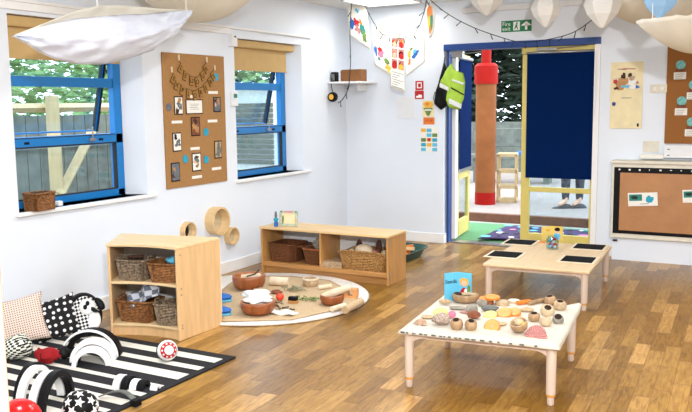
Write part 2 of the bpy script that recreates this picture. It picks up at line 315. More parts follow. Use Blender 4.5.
# cover strip running above the windows
mb = MB(); mb.box(XL, XL + .03, 2.6, 7.27, 2.185, 2.205); mb.box(XL, XL + .02, 2.6, 5.9, 2.135, 2.185); struct(mb.build('trim_3', 'white', bevel=.003))
struct(bx('trim_4', 'white_edge', -3.05, -1.6, YB - .05, YB, 2.42, 2.475, bevel=.004))
def window(n, W, rails):
    y0, y1, z0, z1 = W; y1 -= SP; x = -4.6; fw = .055
    root = bpy.data.objects.new('window_%d' % n, None); C.objects.link(root); struct(root)
    f = MB(); f.box(x - .06, x, y0, y0 + fw, z0, z1); f.box(x - .06, x, y1 - fw - .02, y1, z0, z1); f.box(x - .06, x, y0, y1, z0, z0 + fw); f.box(x - .06, x, y0, y1, z1 - fw, z1)
    f.box(x - .06, x, y0, y1, 1.225, 1.305); f.build('window_frame', 'blue', root, bevel=.006)
    yy = y1 - fw - .02
    g = MB().box(x - .035, x - .03, y0 + fw, yy, z0 + fw, 1.235); g.build('pane', 'glass', root)
    k = MB(); k.box(x - .03, x + .001, yy - .012, yy + .003, z0 + fw, 1.235); k.box(x - .03, x + .001, y0 + fw, yy, z0 + fw - .002, z0 + fw + .008); k.box(x - .03, x + .001, y0 + fw, yy, 1.228, 1.238); k.box(x - .03, x + .001, y0 + fw, yy, 1.293, 1.30); k.build('gasket', 'gasket', root)
    # top hung sash swung outwards
    s = bpy.data.objects.new('sash', None); C.objects.link(s); s.parent = root; s.location = (x - .03, 0, z1 - fw); s.rotation_euler = (0, R(13), 0)
    L = z1 - fw - 1.30; ya, yb = y0 + fw + .01, yy - .015
    f = MB(); f.box(-.012, .012, ya, ya + .02, -L, 0); f.box(-.012, .012, yb - .022, yb, -L, 0); f.box(-.008, .008, ya, yb, -L, -L + .012); f.box(-.02, .02, ya, yb, -.04, 0); f.build('sash_frame', 'blue', s, bevel=.004)
    e = MB(); e.box(-.022, .024, yb - .001, yb + .008, -L, 0); e.box(-.012, .014, yb - .026, yb - .021, -L + .01, -.04); e.build('sash_gasket', 'gasket', s)
    MB().box(-.004, .004, ya + .02, yb - .022, -L + .012, -.04).build('sash_pane', 'glass', s)
    b = MB(); b.box(x - .055, x - .01, y0 + fw, yy, 1.652, 1.722); b.build('glazing_bar', 'blue', root, bevel=.004)
    hd = MB(); hd.box(x, x + .025, y1 - .36, y1 - .30, 1.255, 1.275); hd.tube([(x + .02, y1 - .33, 1.265), (x + .03, y1 - .335, 1.36)], .006); hd.build('stay_handle', 'chrome', root)
    for yv in (y0 + .2, y1 - .25): MB().box(x, x + .004, yv, yv + .04, 1.255, 1.272).build('trickle_slot', 'black', root)
    bl = thing('roller_blind', 'beige roller blind on the blue window %s' % ('nearer the room corner' if n == 2 else 'behind the large white cloth'), 'blind', (0, 0, 0), 0, None)
    c = MB(); c.box(XL - .125, XL - .035, y0 + .006, y1 + .01, z1 - .075, z1 - .004); c.build('cassette', 'blind_beige', bl, bevel=.012)
    MB().box(XL - .09, XL - .085, y0 + .012, y1 - .075, 1.845, z1 - .07).build('blind_cloth', 'blind_beige', bl)
    MB().box(XL - .095, XL - .08, y0 + .012, y1 - .075, 1.83, 1.848).build('hem_bar', 'blind_beige', bl)
    return root
window(1, W1, 2); window(2, W2, 2)
# the corner of the white cupboard beside the camera's left edge
cp = AZ(9.2, 405, .50)
t = thing('storage_cupboard', 'pale grey white cupboard with a wooden edge strip at the left edge of the picture', 'cupboard', (cp.x, cp.y, 0), R(20))
MB().box(-.62, .0, -.42, 0, 0, .98).build('carcass', 'wall', t, bevel=.004); MB().box(-.0119, .001, -.004, .001, 0, .982).build('edge_strip', 'birch', t, bevel=.002)
MB().box(-.61, -.02, -.436, -.42, .03, .96).build('door', 'white_edge', t, bevel=.003)
# ------------------------------------------------------------------ double door
fy = YB + .055
fr = bpy.data.objects.new('door_1', None); C.objects.link(fr); struct(fr)
f = MB(); f.box(DX0 + .016, DX0 + .04, fy, fy + .09, 0, DH); f.build('jamb', 'navy', fr, bevel=.004)
f = MB(); f.box(DX0, DX1 + .0, YB - .012, fy + .09, DH - .062, DH + .004); f.build('door_head', 'navy', fr, bevel=.004)
f = MB(); f.box(DX0 + .83, DX1 - .01, fy - .03, fy + .05, DH - .125, DH - .063); f.build('yellow_head', 'yellow', fr, bevel=.004)
MB().box(DX1 - .055, DX1 + .0, YB - .02, fy + .09, 0, DH - .063).build('side_channel', 'white', fr, bevel=.004)
MB().box(DX0 + .02, DX1, YB + .0601, YB + .22, -.02, .012).build('threshold', 'chrome', fr)
# closed yellow leaf
lf = bpy.data.objects.new('door_2', None); C.objects.link(lf); struct(lf)
x0, x1 = -2.435, DX1 - .056; a, b = fy, fy + .045
f = MB(); f.box(x0, x0 + .085, a, b, .03, DH - .13); f.box(x1 - .03, x1, a, b, .03, DH - .13); f.box(x0 + .085, x1 - .03, a, b, .03, .165); f.box(x0 + .085, x1 - .03, a, b, .595, .645); f.box(x0 + .085, x1 - .03, a, b, DH - .2, DH - .13); f.build('leaf_frame', 'yellow', lf, bevel=.004)
MB().box(x0 + .085, x1 - .03, a + .02, a + .026, .165, .595).build('lower_pane', 'glass', lf); MB().box(x0 + .085, x1 - .03, a + .02, a + .026, .645, DH - .2).build('upper_pane', 'glass', lf)
t = thing('roller_blind', 'navy roller blind pulled down over the closed yellow framed door leaf', 'blind', (0, 0, 0))
MB().box(-2.375, DX1 - .06, fy - .042, fy - .034, .755, 1.985).build('blind_cloth', 'blind_navy', t)
MB().tube([(-2.38, fy - .038, 1.99), (DX1 - .058, fy - .038, 1.99)], .013, 12).build('roller', 'chrome', t, smooth=True)
MB().box(-2.375, DX1 - .06, fy - .046, fy - .03, .742, .757).build('hem_bar', 'blind_navy', t)
MB().tube([(DX1 - .04, YB - .03, 1.98), (DX1 - .035, YB - .035, 1.5), (DX1 - .045, YB - .035, 1.35), (DX1 - .03, YB - .03, 1.5), (DX1 - .03, YB - .03, 1.98)], .002, 5).build('pull_chain', 'white_edge', t)
t = thing('door_closer', 'slim silver closer bar at the top of the yellow door leaf', 'door closer', (-2.28, fy - .03, DH - .09)); MB().box(0, .2, -.03, 0, -.012, .012).build('housing', 'chrome', t, bevel=.004); MB().tube([(.1, -.025, 0), (.5, -.02, .022)], .006).build('arm', 'chrome', t)
# open leaf, swung outwards
p0 = Vector((-3.215, fy + .09)); p1 = Vector((-3.31, 8.88)); L = (p1 - p0).length; ang = math.atan2(p1.y - p0.y, p1.x - p0.x)
lo = bpy.data.objects.new('door_3', None); C.objects.link(lo); struct(lo); lo.location = (p0.x, p0.y, 0); lo.rotation_euler = (0, 0, ang)
f = MB(); f.box(0, .11, -.03, .03, .03, 2.03); f.build('hinge_stile', 'white', lo, bevel=.003)
f = MB(); f.box(.11, .2, -.022, .022, .03, .72); f.box(L - .05, L, -.022, .022, .03, 2.03); f.box(.11, L, -.022, .022, .03, .2); f.box(.11, L, -.022, .022, .66, .735); f.box(.11, L, -.022, .022, 1.96, 2.03); f.build('leaf_frame', 'yellow', lo, bevel=.003)
MB().box(.2, L - .05, -.004, .004, .14, .66).build('lower_pane', 'glass', lo); MB().box(.11, L - .05, -.004, .004, .735, 1.96).build('upper_pane', 'glass', lo)
t = thing('roller_blind', 'navy roller blind on the open door leaf behind the hanging vest', 'blind', (p0.x, p0.y, 0), ang)
MB().box(.13, L - .012, -.045, -.038, .78, 1.98).build('blind_cloth', 'blind_navy', t); MB().box(.13, L - .012, -.05, -.034, .745, .78).build('hem_bar', 'chrome', t); MB().tube([(.12, -.045, 1.99), (L - .01, -.045, 1.99)], .02, 10).build('roller', 'chrome', t, smooth=True)
t = thing('door_closer', 'silver closer box at the top of the open door leaf', 'door closer', (-3.19, fy + .0, DH - .1)); MB().box(0, .13, -.03, .02, -.03, .03).build('housing', 'chrome', t, bevel=.004); MB().tube([(.06, -.01, .0), (.3, .02, .02)], .007).build('arm', 'chrome', t)
# ------------------------------------------------------------------ outside the door
struct(bx('ground', 'ground', -30, 14, YB + .2, 60, -.12, -.001)); struct(bx('ground_side', 'ground', -30, XL - T, -14, YB + .2, -.12, -.001))
struct(bx('patio', 'deck', -9, 3, 9.83, 16, -.0, .1, bevel=.01)); struct(bx('patio_edge', 'brick', -9, 3, 9.74, 9.83, -.0, .105, bevel=.004))
tag(bx('outdoor_mat', 'turf', -3.6, -1.2, YB + .24, 9.55, 0, .012, bevel=.003), 'green carpet mat on the ground outside the open door', 'mat')
mb = MB(); rnd = random.Random(3)
def cloth(u, v): x = -2.95 + 1.7 * u; y = 8.55 + .75 * v - .3 * (1 - u) * (1 - v); return (x, y + .05 * math.sin(u * 9), .018 + .02 * abs(noise.noise(Vector((u * 5, v * 5, 1)))) + .02)
mb.grid(cloth, 30, 14)
t = thing('patterned_cloth', 'crumpled purple patterned cloth lying on the green mat outside the door', 'cloth', (0, 0, 0)); mb.build('cloth_sheet', 'purple', t, smooth=True, solid=.006)
for k in range(60):
    u, v = (k % 15 + rnd.uniform(.1, .9)) / 15, (k // 15 + rnd.uniform(.1, .9)) / 4; c = Vector(cloth(u, v)); pm = MB(); pm.use(rnd.choice(['pink', 'paper', 'skyblue', 'amber', 'black', 'teal'])); r1 = rnd.uniform(.03, .065)
    pm.M = Matrix.Translation((c.x, c.y, c.z + .007)); pm.lathe([(r1, 0), (r1 * .8, .003)], 7); pm.build('patch', None, t)
# column with red cap
pb = AZ(485, 204, .1); t = thing('drain_column', 'thick terracotta column with red bands standing on the patio outside the door', 'column', (pb.x, pb.y, .1))
MB().lathe([(.14, .17), (.14, 1.72)], 28).build('shaft', 'terracotta', t, smooth='auto'); MB().lathe([(.143, 0), (.143, .17)], 28).build('base_band', 'capred', t, smooth='auto')
MB().lathe([(.16, 1.66), (.16, 1.9), (.12, 1.94)], 28).build('cap', 'capred', t, smooth='auto'); MB().lathe([(.065, 1.93), (.065, 2.9)], 20).build('top_pipe', 'capred', t, smooth='auto')
# wooden crate shelf
t = thing('crate_shelf', 'pale wooden crate rack with openings standing on the patio beside the column', 'shelf', (-3.5, 10.95, .1), R(14))
f = MB()
for x in (-.14, .11): f.box(x, x + .03, 0, .05, 0, .68); f.box(x, x + .03, .33, .38, 0, .68)
f.build('posts', 'timber', t)
for z in (.0, .2, .42, .65): MB().box(-.14, .14, 0, .38, z, z + .04).build('board', 'timber', t)
# play bench with blue top behind the rack
t = thing('garden_bench', 'grey weathered bench with a blue item on the far patio', 'bench', (-4.35, 13.6, .1), R(8))
MB().box(-.7, .8, 0, .5, .42, .5).build('seat', 'fence', t, bevel=.01)
for x in (-.6, .62): MB().box(x, x + .1, .05, .45, 0, .42).build('leg', 'fence', t)
MB().box(-.7, .8, .45, .52, .62, .95).build('backrest', 'fence', t, bevel=.01)
MB().box(-.68, -.6, .44, .5, .5, .95).build('back_post', 'fence', t); MB().box(.7, .78, .44, .5, .5, .95).build('back_post', 'fence', t)
tag(MB().box(-.2, .2, -.12, .12, 0, .06).build('blue_tray', 'midblue', None, bevel=.01, loc=(-4.0, 13.75, .6)), 'blue tray lying on the grey bench outside', 'tray')
# garden wall behind
struct(bx('garden_wall', 'fence', -9, 3, 16.6, 16.75, -.0, 1.1))
def tree(label, loc, h, r, n, leafm, seed, group, trunk=.12, low=.2, size=.11):
    t = thing('tree', label, 'tree', loc, 0, group); rn = random.Random(seed)
    tr = MB(); tr.tube([(0, 0, 0), (.06, .03, h * .3), (-.05, .02, h * .6), (.02, 0, h * .92)], lambda q: trunk * (1 - .7 * q), 8)
    for k in range(7):
        a = rn.uniform(0, 6.28); z = h * rn.uniform(.25, .7); tr.tube([(0, 0, z), (math.cos(a) * r * .45, math.sin(a) * r * .45, z + h * .12), (math.cos(a) * r * .8, math.sin(a) * r * .8, z + h * .16)], lambda q: trunk * .4 * (1 - .7 * q), 6)
    tr.build('trunk', 'bark', t, smooth=True); lf = MB()
    cl = [(rn.uniform(-.75, .75) * r, rn.uniform(-.75, .75) * r, h * rn.uniform(low, 1.0)) for _ in range(34)]
    for k in range(n):
        c = rn.choice(cl); s = r * .33
        p = Vector((c[0] + rn.gauss(0, s), c[1] + rn.gauss(0, s), max(.15, c[2] + rn.gauss(0, s))))
        q = size * rn.uniform(.6, 1.3); e = Matrix.Rotation(rn.uniform(0, 6.28), 3, 'Z') @ Matrix.Rotation(rn.uniform(-1.2, 1.2), 3, 'X')
        lf.add([p + e @ Vector(v) for v in ((-q, 0, 0), (0, -q * .5, .02), (q, 0, 0), (0, q * .5, .02))], [(0, 1, 2, 3)])
    lf.build('foliage', leafm, t); return t
tree('dark leafy tree seen through the doorway beside the red capped column', (-6.6, 19.0, 0), 5.2, 1.6, 9500, 'darkleaf', 5, None, size=.15)
tree('dark tree seen through the doorway just left of the yellow door stile', (-2.2, 22.0, 0), 5.4, 1.7, 9500, 'darkleaf', 6, None, size=.15)
# person outside, seen below the navy blind
def person():
    s1 = AZ(561, 210, .1); s2 = AZ(574, 209, .1); c = (s1 + s2) / 2 + Vector((.02, .16, 0))
    t = thing('person', 'person in charcoal trousers and black shoes on the patio, seen below the navy blind', 'person', (c.x, c.y, .1), R(30))
    def skin(name, edges, vs, rad, m):
        me = bpy.data.meshes.new(name); me.from_pydata(vs, edges, []); me.materials.append(M[m]); o = bpy.data.objects.new(name, me); C.objects.link(o); o.parent = t
        k = o.modifiers.new('skin', 'SKIN'); k.use_smooth_shade = True
        for i, r in enumerate(rad): me.skin_vertices[0].data[i].radius = (r, r) if not isinstance(r, tuple) else r
        me.skin_vertices[0].data[0].use_root = True; q = o.modifiers.new('sub', 'SUBSURF'); q.levels = 1; q.render_levels = 2; return o
    vs = [(0, 0, .86), (-.09, 0, .80), (-.09, 0, .45), (-.085, .0, .1), (-.185, 0, .035), (.09, 0, .80), (.1, 0, .45), (.1, .0, .1), (.0, 0, .035), (0, 0, 1.05), (0, 0, 1.3), (-.16, 0, 1.33), (-.22, 0, 1.08), (-.2, -.06, .85), (-.2, -.08, .77), (.16, 0, 1.33), (.22, 0, 1.08), (.2, -.06, .85), (.2, -.08, .77), (0, 0, 1.43), (0, -.01, 1.5), (0, -.015, 1.6)]
    ed = [(0, 1), (1, 2), (2, 3), (3, 4), (0, 5), (5, 6), (6, 7), (7, 8), (0, 9), (9, 10), (10, 11), (11, 12), (12, 13), (13, 14), (10, 15), (15, 16), (16, 17), (17, 18), (10, 19), (19, 20), (20, 21)]
    rd = [.11, .09, .06, .034, .03, .09, .06, .034, .03, .12, .12, .06, .042, .03, .025, .06, .042, .03, .025, .05, .085, .075]
    skin('body', ed, vs, rd, 'skin')
    tv = [(0, 0, .88), (-.09, 0, .80), (-.09, 0, .45), (-.086, .015, .09), (.09, 0, .80), (.1, 0, .45), (.1, .015, .09)]
    skin('trousers', [(0, 1), (1, 2), (2, 3), (0, 4), (4, 5), (5, 6)], tv, [.135, .105, .07, .048, .105, .07, .048], 'trouser')
    jv = [(0, 0, .9), (0, 0, 1.08), (0, 0, 1.32), (-.17, 0, 1.34), (-.22, 0, 1.08), (-.205, -.05, .88), (.17, 0, 1.34), (.22, 0, 1.08), (.205, -.05, .88)]
    skin('jumper', [(0, 1), (1, 2), (2, 3), (3, 4), (4, 5), (2, 6), (6, 7), (7, 8)], jv, [.15, .14, .14, .07, .052, .04, .07, .052, .04], 'shirt')
    for x in (-.085, .1):
        s = MB(); s.M = Matrix.Translation((x, 0, 0)) @ Matrix.Rotation(-PI / 2, 4, 'Z') @ Matrix.Translation((-x, 0, 0)); s.grid(lambda u, v: (x + .05 * math.cos(2 * PI * u) * (1 - .9 * v ** 3), -.045 + .145 * math.sin(2 * PI * u) * (1 - .45 * v ** 2), .0 + .06 * v * (.75 - .4 * math.sin(2 * PI * u) * -1 if math.sin(2 * PI * u) < 0 else 1)), 18, 5, True); s.build('shoe', 'shoe', t, smooth=True)
    h = MB(); h.ball(.098, .11, .12, 1.585, cy=.012); h.build('hair', 'hair', t, smooth=True)
    for x in (-.032, .032): MB().ball(.01, .008, .008, 1.56, cx=x, cy=-.105, seg=8, rings=6).build('eye', 'black', t, smooth=True)
    MB().ball(.012, .02, .02, 1.535, cy=-.105, seg=8, rings=6).build('nose', 'skin', t, smooth=True)
person()
# ------------------------------------------------------------------ outside the left windows
t = thing('timber_pergola', 'pale timber frame with a diagonal brace outside the nearer window', 'pergola', (0, 0, 0))
def bar(n, a, b, w_=.05): MB().tube([a, b], w_, 4).build(n, 'timber', t)
q = AX(52, 100, -6.3); bar('post', (-6.3, q.y, 0), (-6.3, q.y, 1.62), .085)
a = AX(60, 195, -6.25); b = AX(88, 140, -6.25); bar('brace', a, b + (b - a) * .15, .06)
q2 = AX(150, 100, -6.3); bar('post', (-6.3, q2.y + .6, 0), (-6.3, q2.y + .6, 1.62), .07)
z = AX(30, 108, -6.35).z; z2 = AX(90, 176, -6.35).z; bar('rail', (-6.4, 3.0, z), (-6.4, 8, z), .045)
t = thing('board_fence', 'dark grey board fence behind the timber frame outside the window', 'fence', (-7.4, 0, 0))
k = 0
for i in range(38): MB().box(-.02, .02, 2.5 + i * .17, 2.66 + i * .17, 0, 1.42).build('board', 'fence', t)
MB().box(.02, .07, 2.5, 8.96, 1.05, 1.15).build('rail', 'fence', t); MB().box(.02, .07, 2.5, 8.96, .3, .4).build('rail', 'fence', t)
tree('pale green leafy tree seen through the nearer window on the left', (-10.6, 7.0, 0), 4.3, 1.6, 7000, 'paleleaf', 11, 'trees', size=.1)
tree('pale green leafy tree further along, seen past the sash of the nearer window', (-12.4, 12.2, 0), 4.6, 1.8, 7000, 'paleleaf', 12, 'trees', size=.1)
tree('pale green tree seen through the top of the window nearer the corner', (-14.5, 19.5, 0), 4.6, 1.6, 5000, 'paleleaf', 13, 'trees', size=.13)
t = thing('outbuilding', 'white outbuilding with a louvred door and a pink brick pier outside the further window', 'building', (-11, 15.5, 0))
MB().box(-2.2, 2.8, 0, .25, 0, 1.9).build('wall', 'whitewall', t); MB().box(-2.4, 3, -.15, .4, 1.9, 2.02).build('roof_edge', 'whitewall', t); MB().box(-1.45, -1.1, -.06, 0, 0, 1.85).build('brick_pier', 'brickwall', t)
for i in range(12): MB().box(-.6, .5, -.05, 0, .15 + i * .12, .24 + i * .12).build('louvre', 'fence', t)
for o in list(bpy.data.objects):
    if o.get('group') == 'trees': del o['group']
# ------------------------------------------------------------------ shelves
def basket(name, label, loc, rz, w_, d, h, m, group=None, taper=.82, handles=True, rim=None, cat='basket', flare=0):
    t = thing(name, label, cat, loc, rz, group); nu, nv = 72, 14
    def sup(a, hw, hd):
        c, s = math.cos(a), math.sin(a); e = .28
        return hw * math.copysign(abs(c) ** e, c), hd * math.copysign(abs(s) ** e, s)
    def shell(inner):
        def fn(u, v):
            k = taper + (1 - taper) * v; wv = (.0022 if (int(u * nu) + int(v * nv)) % 2 else -.0022); o = -.008 if inner else 0
            x, y = sup(2 * PI * u, w_ / 2 * k + o + wv, d / 2 * k + o + wv)
            dip = -.015 * math.cos(2 * PI * u * 2) * flare * v
            return (x, y, (.01 if inner else 0) + v * (h - (.01 if inner else 0)) + dip)
        return fn
    b = MB(); b.grid(shell(False), nu, nv, True); b.grid(shell(True), nu, nv, True)
    pl = [sup(2 * PI * k / 24, w_ / 2 * taper, d / 2 * taper) for k in range(24)]; b.prism(pl, 0, .012); b.build('woven_body', m, t)
    rp = [(*sup(2 * PI * k / 48, w_ / 2 + .001, d / 2 + .001), h - .015 * math.cos(4 * PI * k / 48) * flare) for k in range(49)]
    MB().tube(rp, .008, 6, False).build('rim', rim or m, t, smooth=True)
    if handles:
        for sx in (-1, 1): MB().tube([(sx * w_ / 2, -.04, h), (sx * (w_ / 2 + .004), -.03, h + .022), (sx * (w_ / 2 + .004), .03, h + .022), (sx * w_ / 2, .04, h)], .006, 6).build('handle', rim or m, t, smooth=True)
    return t
# curved corner shelf
P_A, P_B, P_C, P_D = Vector((-3.90, 3.785)), Vector((-3.395, 3.885)), Vector((-3.385, 4.315)), Vector((-4.14, 4.16))
t = thing('curved_shelf_unit', 'pale birch two tier shelf unit with a curved front beside the striped rug', 'shelf unit', (0, 0, 0))
def arc(inset=0, n=12):
    d = (P_B - P_A); nn = Vector((-d.y, d.x)).normalized(); return [P_A + d * (i / n) + nn * (math.sin(PI * i / n) * .045 + inset) for i in range(n + 1)]
def slab(name, z0, z1, ins, m='birch_top'):
    poly = [tuple(p) for p in arc(ins)] + [tuple(P_C), tuple(P_D)]; cx = sum(p[0] for p in poly) / len(poly); cy = sum(p[1] for p in poly) / len(poly)
    MB().prism(poly, z0, z1).build(name, m, t, bevel=.004)
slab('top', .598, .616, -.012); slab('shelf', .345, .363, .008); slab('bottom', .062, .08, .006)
def panel(name, a, b, th, z0, z1, m, side=1):
    d = (b - a).normalized(); n_ = Vector((-d.y, d.x)) * th * side; MB().prism([tuple(a), tuple(b), tuple(b + n_), tuple(a + n_)][::side], z0, z1).build(name, m, t, bevel=.003)
panel('side_panel', P_B, P_C, .018, 0, .598, 'birch'); panel('side_panel', P_D, P_A, .018, 0, .598, 'birch')
k = MB(); pa = arc(.02); pb_ = arc(.036); k.prism([tuple(p) for p in pa] + [tuple(p) for p in pb_[::-1]], 0, .062); k.build('kick_plate', 'birch', t)
panel('back_panel', P_C, P_D, .006, .09, .598, 'backing', -1)
pg = MB(); e = (P_C - P_B).normalized()
for zz in (.08, .1, .3, .34, .56): pg.M = Matrix.Translation((*(P_B + e * .03), zz)) @ Matrix.Rotation(PI / 2, 4, 'Y'); pg.lathe([(.006, -.002), (.006, .003)], 8)
pg.build('pegs', 'chrome', t)
rz1 = math.atan2(*(P_B - P_A).yx)
def on_shelf(u, v, z):
    p = P_A + (P_B - P_A) * u + Vector((-(P_B - P_A).y, (P_B - P_A).x)).normalized() * v; return (p.x, p.y, z)
basket('wicker_basket', 'grey wicker basket on the left of the upper tier of the curved shelf', on_shelf(.25, .13, .364), rz1, .22, .17, .135, 'basket_gr')
basket('wicker_basket', 'brown wicker basket on the right of the upper tier of the curved shelf', on_shelf(.75, .14, .364), rz1 + .1, .26, .2, .125, 'basket_br', handles=False)
basket('wicker_basket', 'brown wicker basket holding grey cloth on the left of the lower tier', on_shelf(.27, .15, .081), rz1, .27, .2, .14, 'basket_br')
basket('wicker_basket', 'grey wicker basket on the right of the lower tier of the curved shelf', on_shelf(.79, .12, .081), rz1 + .1, .22, .17, .14, 'basket_gr')
o = MB(); o.grid(lambda u, v: (-.13 + .26 * u, -.055 + .11 * v, .02 * noise.noise(Vector((u * 4, v * 3, 2))) + .02 * math.sin(u * 12)), 24, 10)
tag(o.build('perforated_cloth', check_material('grey slotted fabric', (92, 98, 112), (182, 186, 194), 26, (0, 1)), None, smooth=True, solid=.006, loc=Vector(on_shelf(.38, .09, .265)), rot=(R(62), R(-30), rz1)), 'grey slotted fabric sticking up out of the lower left basket', 'cloth')
o = MB(); o.tube([(-.05, 0, 0), (.06, 0, .012)], .012, 8); tag(o.build('wooden_baton', 'brownpill', None, loc=Vector(on_shelf(.25, .13, .507)), rot=(0, 0, rz1)), 'brown stick resting on the upper left basket', 'stick')
o = MB(); o.ball(.05, .04, .03, 0, bumpy=.3, seed=2); tag(o.build('cloth_bundle', 'skyblue', None, smooth=True, loc=Vector(on_shelf(.78, .15, .497)), rot=(0, 0, .4)), 'pale blue cloth bundle in the upper right basket', 'cloth')
# long low shelf
x0, x1, y0, y1, H = -4.165, -2.885, 5.90, 6.25, .422
t = thing('low_shelf_unit', 'long low honey coloured wooden shelf unit against the left wall', 'shelf unit', (0, 0, 0))
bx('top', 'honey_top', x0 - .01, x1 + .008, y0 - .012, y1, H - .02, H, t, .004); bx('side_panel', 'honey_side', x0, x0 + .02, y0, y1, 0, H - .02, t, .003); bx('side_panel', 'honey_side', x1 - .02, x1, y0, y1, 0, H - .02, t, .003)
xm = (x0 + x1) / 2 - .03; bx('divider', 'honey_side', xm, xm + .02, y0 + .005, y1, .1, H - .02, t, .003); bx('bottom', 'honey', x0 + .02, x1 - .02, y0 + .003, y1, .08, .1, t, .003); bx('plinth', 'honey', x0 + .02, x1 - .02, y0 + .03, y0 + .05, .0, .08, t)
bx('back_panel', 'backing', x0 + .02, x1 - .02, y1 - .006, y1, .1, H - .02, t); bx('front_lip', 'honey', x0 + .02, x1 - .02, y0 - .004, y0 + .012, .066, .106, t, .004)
for z in (.06, .34): MB().box(x1 - .001, x1 + .003, y0 + .02, y0 + .035, z, z + .05).build('connector', 'chrome', t)
basket('fibre_basket', 'wide dark brown fibre basket in the left bay of the low shelf', (-3.99, 6.09, .1), 0, .27, .27, .16, 'brownfab', taper=.9, handles=False)
o = MB(); o.grid(lambda u, v: (.15 * math.cos(PI * u) * (1), -.12 + .24 * v, .05 * math.sin(PI * u)), 14, 3); tag(o.build('brown_cover', 'brownfab', None, smooth=True, solid=.012, loc=(-3.84, 6.12, .195)), 'arched dark brown cover standing behind the baskets in the left bay', 'cover')
for sx in (): pass
basket('tapered_basket', 'tapered brown basket with a pinecone in the left bay of the low shelf', (-3.66, 6.05, .1), 0, .21, .2, .14, 'brownfab', taper=.75, handles=False, rim='bowlwood')
def pinecone(name, label, loc, r, h, m='stone', rot=(0, 0, 0), group=None):
    o = MB(); o.ball(r * .7, r * .7, h * .5, h * .5)
    for i in range(9):
        z = h * (i + .5) / 9; rr = r * math.sin(PI * (i + .7) / 9.6)
        for k in range(9):
            a = 2 * PI * (k + .5 * (i % 2)) / 9; c, s = math.cos(a), math.sin(a); wd = .35 * r
            o.add([(c * rr * .5 - s * wd * .5, s * rr * .5 + c * wd * .5, z), (c * rr * .5 + s * wd * .5, s * rr * .5 - c * wd * .5, z), (c * rr * 1.1, s * rr * 1.1, z + h * .08), (c * rr * .5, s * rr * .5, z + h * .09)], [(0, 1, 2), (0, 2, 3), (2, 1, 3), (0, 3, 1)])
    return tag(o.build(name, m, None, loc=loc, rot=rot), label, 'pinecone', group)
pinecone('pinecone', 'grey brown pinecone sitting in the tapered basket', (-3.63, 6.05, .205), .075, .13, 'stone')
t = thing('slatted_blocks', 'stack of pinkish wooden slats beside the divider of the low shelf', 'wood blocks', (-3.455, 5.99, .1), R(12))
for k in range(4): MB().box(-.1, .09, -.06 , .16, k * .013, k * .013 + .011).build('slat', 'sand', t, bevel=.002)
basket('wicker_basket', 'large honey wicker basket of wooden toys in the right bay of the low shelf', (-3.15, 6.05, .1), 0, .47, .26, .15, 'basket_hy', taper=.85, handles=False, flare=1)
for dx, h_, lab in ((-.12, .115, 'left dark brown oval felt ear standing in the honey wicker basket'), (.07, .125, 'right dark brown oval felt ear standing in the honey wicker basket')):
    o = MB(); o.ball(.03, .012, h_ / 2, 0); tag(o.build('felt_ear', 'brownpill', None, smooth=True, loc=(-3.12 + dx, 6.06, .232 + h_ / 2)), lab, 'toy')
o = MB(); o.ball(.085, .055, .055, 0); tag(o.build('wooden_egg', 'frame_pale', None, smooth=True, loc=(-3.17, 6.01, .262)), 'large smooth tan wooden egg lying in the honey wicker basket', 'egg')
for i, (dx, dy, m, l) in enumerate([(.05, .0, 'logwood', 'small brown ball beside the egg in the honey wicker basket'), (.13, -.02, 'ivory', 'cream ball at the right end of the honey wicker basket'), (-.17, -.04, 'ivory', 'small cream ball at the left end of the honey wicker basket'), (.06, -.06, 'rose', 'pinkish ball at the front of the honey wicker basket'), (.15, .05, 'stone', 'grey ball at the back right of the honey wicker basket')]):
    o = MB(); o.ball(.03, .03, .03, 0, bumpy=.15, seed=i); tag(o.build('toy_ball', m, None, smooth=True, loc=(-3.115 + dx, 6.05 + dy, .245)), l, 'ball')
# picture frame and blue toy on the low shelf
fp = AZ(287, 226.5, H); t = thing('framed_picture', 'small pale decorated picture frame standing on the low shelf', 'picture frame', (fp.x, fp.y + .02, H), R(12), rot=(R(-10), 0, R(12)))
o = MB(); o.box(-.085, .085, -.008, .008, 0, .022); o.box(-.085, .085, -.008, .008, .118, .14); o.box(-.085, -.063, -.008, .008, .022, .118); o.box(.063, .085, -.008, .008, .022, .118); o.build('surround', mat('mottled pale green frame', (190, 200, 178), .5, var=.2, scale=60), t, bevel=.003)
MB().box(-.063, .063, -.002, .002, .022, .118).build('picture', 'cream', t); o = MB().use('leaf'); o.blob(-.05, .06, .008, .04, -.0085, 1); o.use('pink'); o.blob(.0, .13, .05, .006, -.0085, 2); o.use('teal'); o.blob(.07, .13, .01, .008, -.0085, 3); o.blob(-.07, .13, .01, .008, -.0085, 5); o.use('amber'); o.blob(.07, .05, .006, .02, -.0085, 4); o.build('decoration', None, t)
fp = AZ(275.5, 226.5, H); t = thing('wooden_peg_toy', 'small blue and grey upright toy beside the picture frame', 'toy', (fp.x, fp.y + .01, H)); MB().lathe([(.018, 0), (.02, .03), (.014, .05)], 14).build('body', 'midblue', t, smooth='auto'); MB().ball(.024, .02, .018, .062).build('middle', 'cyan', t, smooth=True); MB().lathe([(.01, .075), (.013, .1), (.008, .135)], 12).build('top', 'dkstone', t, smooth='auto')
